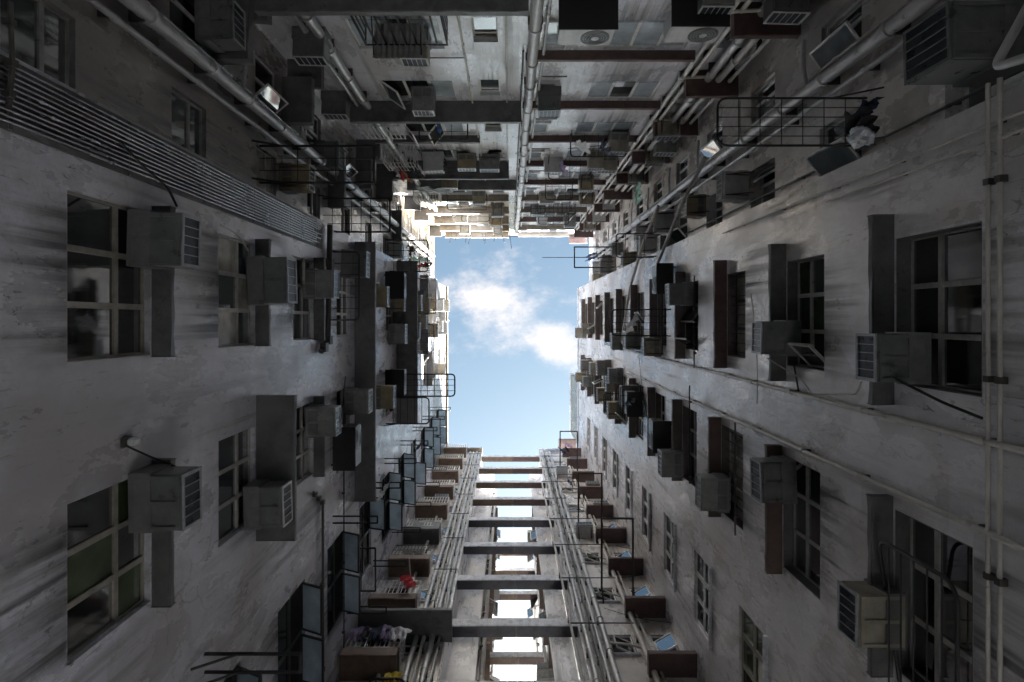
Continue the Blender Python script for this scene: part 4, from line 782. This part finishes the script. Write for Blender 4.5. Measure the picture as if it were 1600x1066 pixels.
# arched guard in front of the lowest right-hand window
m = WR.m(3.43, .26, 5.55); t = empty('window_guard', m, 'tall arched iron guard over the lowest window beside the beige air conditioner', 'window guard')
put('frame', MB().tube(fillet([(.85, -.26, 1.2), (-.85, 0, 1.2), (-.85, 0, 0), (.85, 0, 0)], .22, 6), .022, 8).mesh('frame', True), 'black_iron', t, m)
for k in range(5): put('bar', cached(('gb',), lambda: MB().tube([(-.83, 0, 0), (.85, 0, 0)], .010, 6).mesh('bar')), 'black_iron', t, m @ T((0, 0, .2 + .2 * k)))
# corrugated awning over the barred cage
def corrugated(w, d, n):
    mb = MB(); k = n * 4 + 1
    for lay in (0, -.006):
        for y in (0, d): mb.v += [(-w / 2 + w * i / (k - 1), y, .018 * math.sin(i * PI / 2) + lay - y * .25) for i in range(k)]
    for i in range(k - 1): mb.f += [(i, i + 1, k + i + 1, k + i), (2 * k + i, 3 * k + i, 3 * k + i + 1, 2 * k + i + 1), (k + i, k + i + 1, 3 * k + i + 1, 3 * k + i)]
    return mb.mesh('sheet', True)
m = WT.m(-2.1, .02, 10.95); t = empty('awning', m, 'corrugated grey awning sheet above the black barred cage', 'awning'); put('sheet', corrugated(.95, .75, 9), 'sheet_metal', t, m)
for x in (-.45, .45): put('strut', MB().tube([(x, 0, -.4), (x, .7, -.2)], .012, 6).mesh('strut'), 'black_iron', t, m)

# ------------------------------------------------------------------ washing, tarps, odds and ends
def hang(wl, s, d, z, kind, material, phrase, where, w=.45, h=.6, yaw=0): return garment(wl.m(s, d, z, Matrix.Rotation(yaw, 4, 'Z')), kind, material, phrase, where, w, h)
RQ = 'rounded mesh rack of the right wall'
hang(WR, -2.62, .15, 7.42, 'shirt', 'cloth_navy', 'navy shirt hanging', RQ, .3, .45, .5); hang(WR, -2.45, .20, 7.42, 'shirt', 'cloth_dark', 'black shirt hanging', RQ, .34, .5, -.4)
def slack(wl, a, b, sag, where, material='cable_black', phrase='slack black cable'):
    pts = []
    for i in range(9):
        u = i / 8; pts.append((a[0] + (b[0] - a[0]) * u, a[1] + (b[1] - a[1]) * u + sag * .3 * math.sin(u * PI), a[2] + (b[2] - a[2]) * u - sag * math.sin(u * PI)))
    return run(wl, pts, .010, material, phrase, where, 'slack_cable', 'cable', rad=.05, n=6)
for wl, w_, s0, s1, z0, z1 in ((WL, 'left wall', -1.9, 3.4, 12, 30), (WR, 'right wall', -1.9, 5.2, 10, 30), (WT, 'upper wall', -3.8, 3.8, 11, 30), (WB, 'lower wall', 2.1, 4.4, 15, 32)):
    for i in range(7):
        a = (random.uniform(s0, s1), .05, random.uniform(z0, z1)); ln = random.uniform(.8, 2.4)
        slack(wl, a, (min(s1 + .3, a[0] + ln), .05, a[2] + random.uniform(-1.4, .6)), random.uniform(.15, .5), w_, *((('cable_black', 'slack black cable'), ('cable_white', 'slack pale cable'))[i % 3 == 2]))
def lump(name, m, r, material, phrase, where, cat, sq=(1, 1, 1.2), seed=1):
    rr = random.Random(seed); bm = bmesh.new(); bmesh.ops.create_icosphere(bm, subdivisions=3, radius=r)
    for v in bm.verts: v.co = Vector((v.co.x * sq[0], v.co.y * sq[1], v.co.z * sq[2])) * (1 + .22 * math.sin(v.co.x * 31 / r * .2 + seed) * math.sin(v.co.y * 27 / r * .2) + rr.uniform(-.09, .09))
    me = bpy.data.meshes.new(name); bm.to_mesh(me); bm.free(); o = put(name, me, material, None, m); tag(o, phrase, cat, where); return o
lump('plastic_bag', WR.m(-2.33, .16, 7.2), .14, 'bag_silver', 'crumpled silver plastic bag hanging on the rounded mesh rack of the right wall', None, 'bag', seed=3)
TQ = 'rack beneath the white cage on the upper wall'
rack(WT, -4.0, -3.0, 19.9, .75, TL, r=.018, nc=3, phrase='black rack full of washing')
for i, (c, k, dsc) in enumerate((('cloth_white', 'shirt', 'white shirt'), ('cloth_white', 'towel', 'white towel'), ('cloth_red', 'towel', 'red cloth'), ('cloth_orange', 'towel', 'orange cloth'), ('cloth_dark', 'trousers', 'black trousers'), ('cloth_navy', 'shirt', 'navy shirt'), ('cloth_white', 'trousers', 'white trousers'))):
    hang(WT, -4.0 + .17 * i, [.45, .62, .72, .80, .5, .55, .6][i], 19.88, k, c, dsc + ' hanging', TQ, .4, .8 if k != 'towel' else .55, 1.0 + .2 * (i % 3))
BQ = 'topmost heavy rack of the lower wall'
hang(WB, 3.05, 1.35, 32.38, 'shirt', 'cloth_navy', 'navy shirt hanging', BQ, .45, .7, .6); hang(WB, 3.25, 1.5, 32.38, 'trousers', 'cloth_dark', 'black trousers hanging', BQ, .4, .9, .8); hang(WB, 3.35, 1.7, 32.38, 'shirt', 'cloth_violet', 'violet shirt hanging', BQ, .4, .7, .4)
for dd in (0, .16): hang(WR, -2.8 + dd, 1.05, 24.98, 'shirt', 'cloth_blue', 'bright blue shirt hanging' if dd else 'darker blue shirt hanging', 'square ended rack of the right wall', .4, .8, 1.3)
for wl, wh, sp in ((WL, 'casement column of the left wall', ((4.7, .7, 16.1), (4.7, .8, 21.7))), (WT, 'thin black racks of the upper wall', ((2.2, .5, 17.45), (2.9, .55, 17.45), (1.9, .5, 20.05), (-1.9, .45, 15.85), (-2.2, .4, 20.15), (2.0, .6, 23.25))), (WR, 'middle racks of the right wall', ((.1, 1.1, 16.55), (2.8, .5, 19.75))), (WB, 'maroon slabs of the lower wall', ((2.8, .5, 26.75), (3.1, .5, 29.25)))):
    for i, q in enumerate(sp): hang(wl, *q, ('shirt', 'trousers', 'towel')[i % 3], ('cloth_white', 'cloth_navy', 'cloth_violet', 'cloth_blue', 'cloth_dark', 'cloth_white')[i], ('white shirt', 'navy trousers', 'lilac towel', 'blue shirt', 'black trousers', 'white towel')[i] + ' hanging', wh, .42, .7, .5 + .3 * i)
FQ = 'second lowest balcony of the lower wall'
m = WB.m(-2.92, .75, 17.5, Matrix.Rotation(.6, 4, 'Z') @ Matrix.Rotation(-.5, 4, 'Y')); garment(m, 'towel', 'cloth_red', 'red cloth hanging', 'end of a white balcony railing on the lower wall', .42, .62)
run(WB, [(-3.0, .6, 17.5), (-3.2, 1.1, 18.3)], .014, 'cable_white', 'slanting pale pole above the red cloth', 'lower wall', 'flag_pole', 'pole')
for i, (c, k, dsc) in enumerate((('cloth_violet', 'shirt', 'violet shirt'), ('cloth_dark', 'trousers', 'black trousers'), ('cloth_navy', 'shirt', 'navy shirt'), ('cloth_violet', 'towel', 'lilac towel'), ('cloth_white', 'shirt', 'white shirt'))): hang(WB, -3.85 + .26 * i, .70, 14.9, k, c, dsc + ' hanging', 'lowest balcony railing of the lower wall', .4, .6, .3 * (i % 2))
hang(WB, -2.6, .75, 12.9, 'towel', 'cloth_yellow', 'yellow cloth hanging', 'rounded black railing rack of the lower wall', .4, .45); 
t = garment(WL.m(-2.6, .35, 24.9, Matrix.Rotation(PI / 2, 4, 'Z')), 'towel', 'tarp_green', 'green tarp hanging', 'upper edge of the left wall', .8, 1.3, 'tarp'); hang(WL, -2.3, .5, 24.3, 'shirt', 'cloth_red', 'red shirt hanging', 'upper edge of the left wall', .45, .7, 1.2); hang(WL, -2.3, .75, 24.2, 'towel', 'cloth_dark', 'black towel hanging', 'upper edge of the left wall', .4, .5, 1.2)
garment(WT.m(-2.9, .7, 22.4, Matrix.Rotation(.1, 4, 'Z')), 'towel', 'tarp_teal', 'dark teal tarp drooping', 'upper wall under the washing', 1.3, .8, 'tarp'); garment(WR.m(-4.6, -.1, 21.2), 'towel', 'tarp_green', 'pale green tarp scrap hanging', "right wall's recess", .7, .8, 'tarp')
def plant(m, phrase, where, n=70, r=.28):
    t = empty('potted_plant', m, phrase, 'plant', where); rr = random.Random(n); mb = MB()
    for i in range(n):
        a, e, q = rr.uniform(0, 2 * PI), rr.uniform(-.2, 1.2), rr.uniform(.3, 1) * r; c = Vector((math.cos(a) * math.cos(e) * q, math.sin(a) * math.cos(e) * q, .15 + math.sin(e) * q)); u = Vector((rr.uniform(-1, 1), rr.uniform(-1, 1), rr.uniform(-1, 1))).normalized(); v = u.orthogonal().normalized(); b = len(mb.v)
        mb.v += [tuple(c - u * .06), tuple(c + v * .025), tuple(c + u * .06), tuple(c - v * .025)]; mb.f.append((b, b + 1, b + 2, b + 3))
    put('foliage', mb.mesh('foliage'), 'leaf', t, m); put('pot', MB().tube([(0, 0, -.12), (0, 0, .08)], [.09, .13], 12).mesh('pot', True), 'tan_paint', t, m); return t
plant(WL.m(-2.9, .2, 23.2), 'leafy potted plant beside the green tarp', 'left wall'); plant(WB.m(-3.6, .4, 25.3), 'leafy potted plant on a balcony', 'lower wall', 90)
finish_labels()
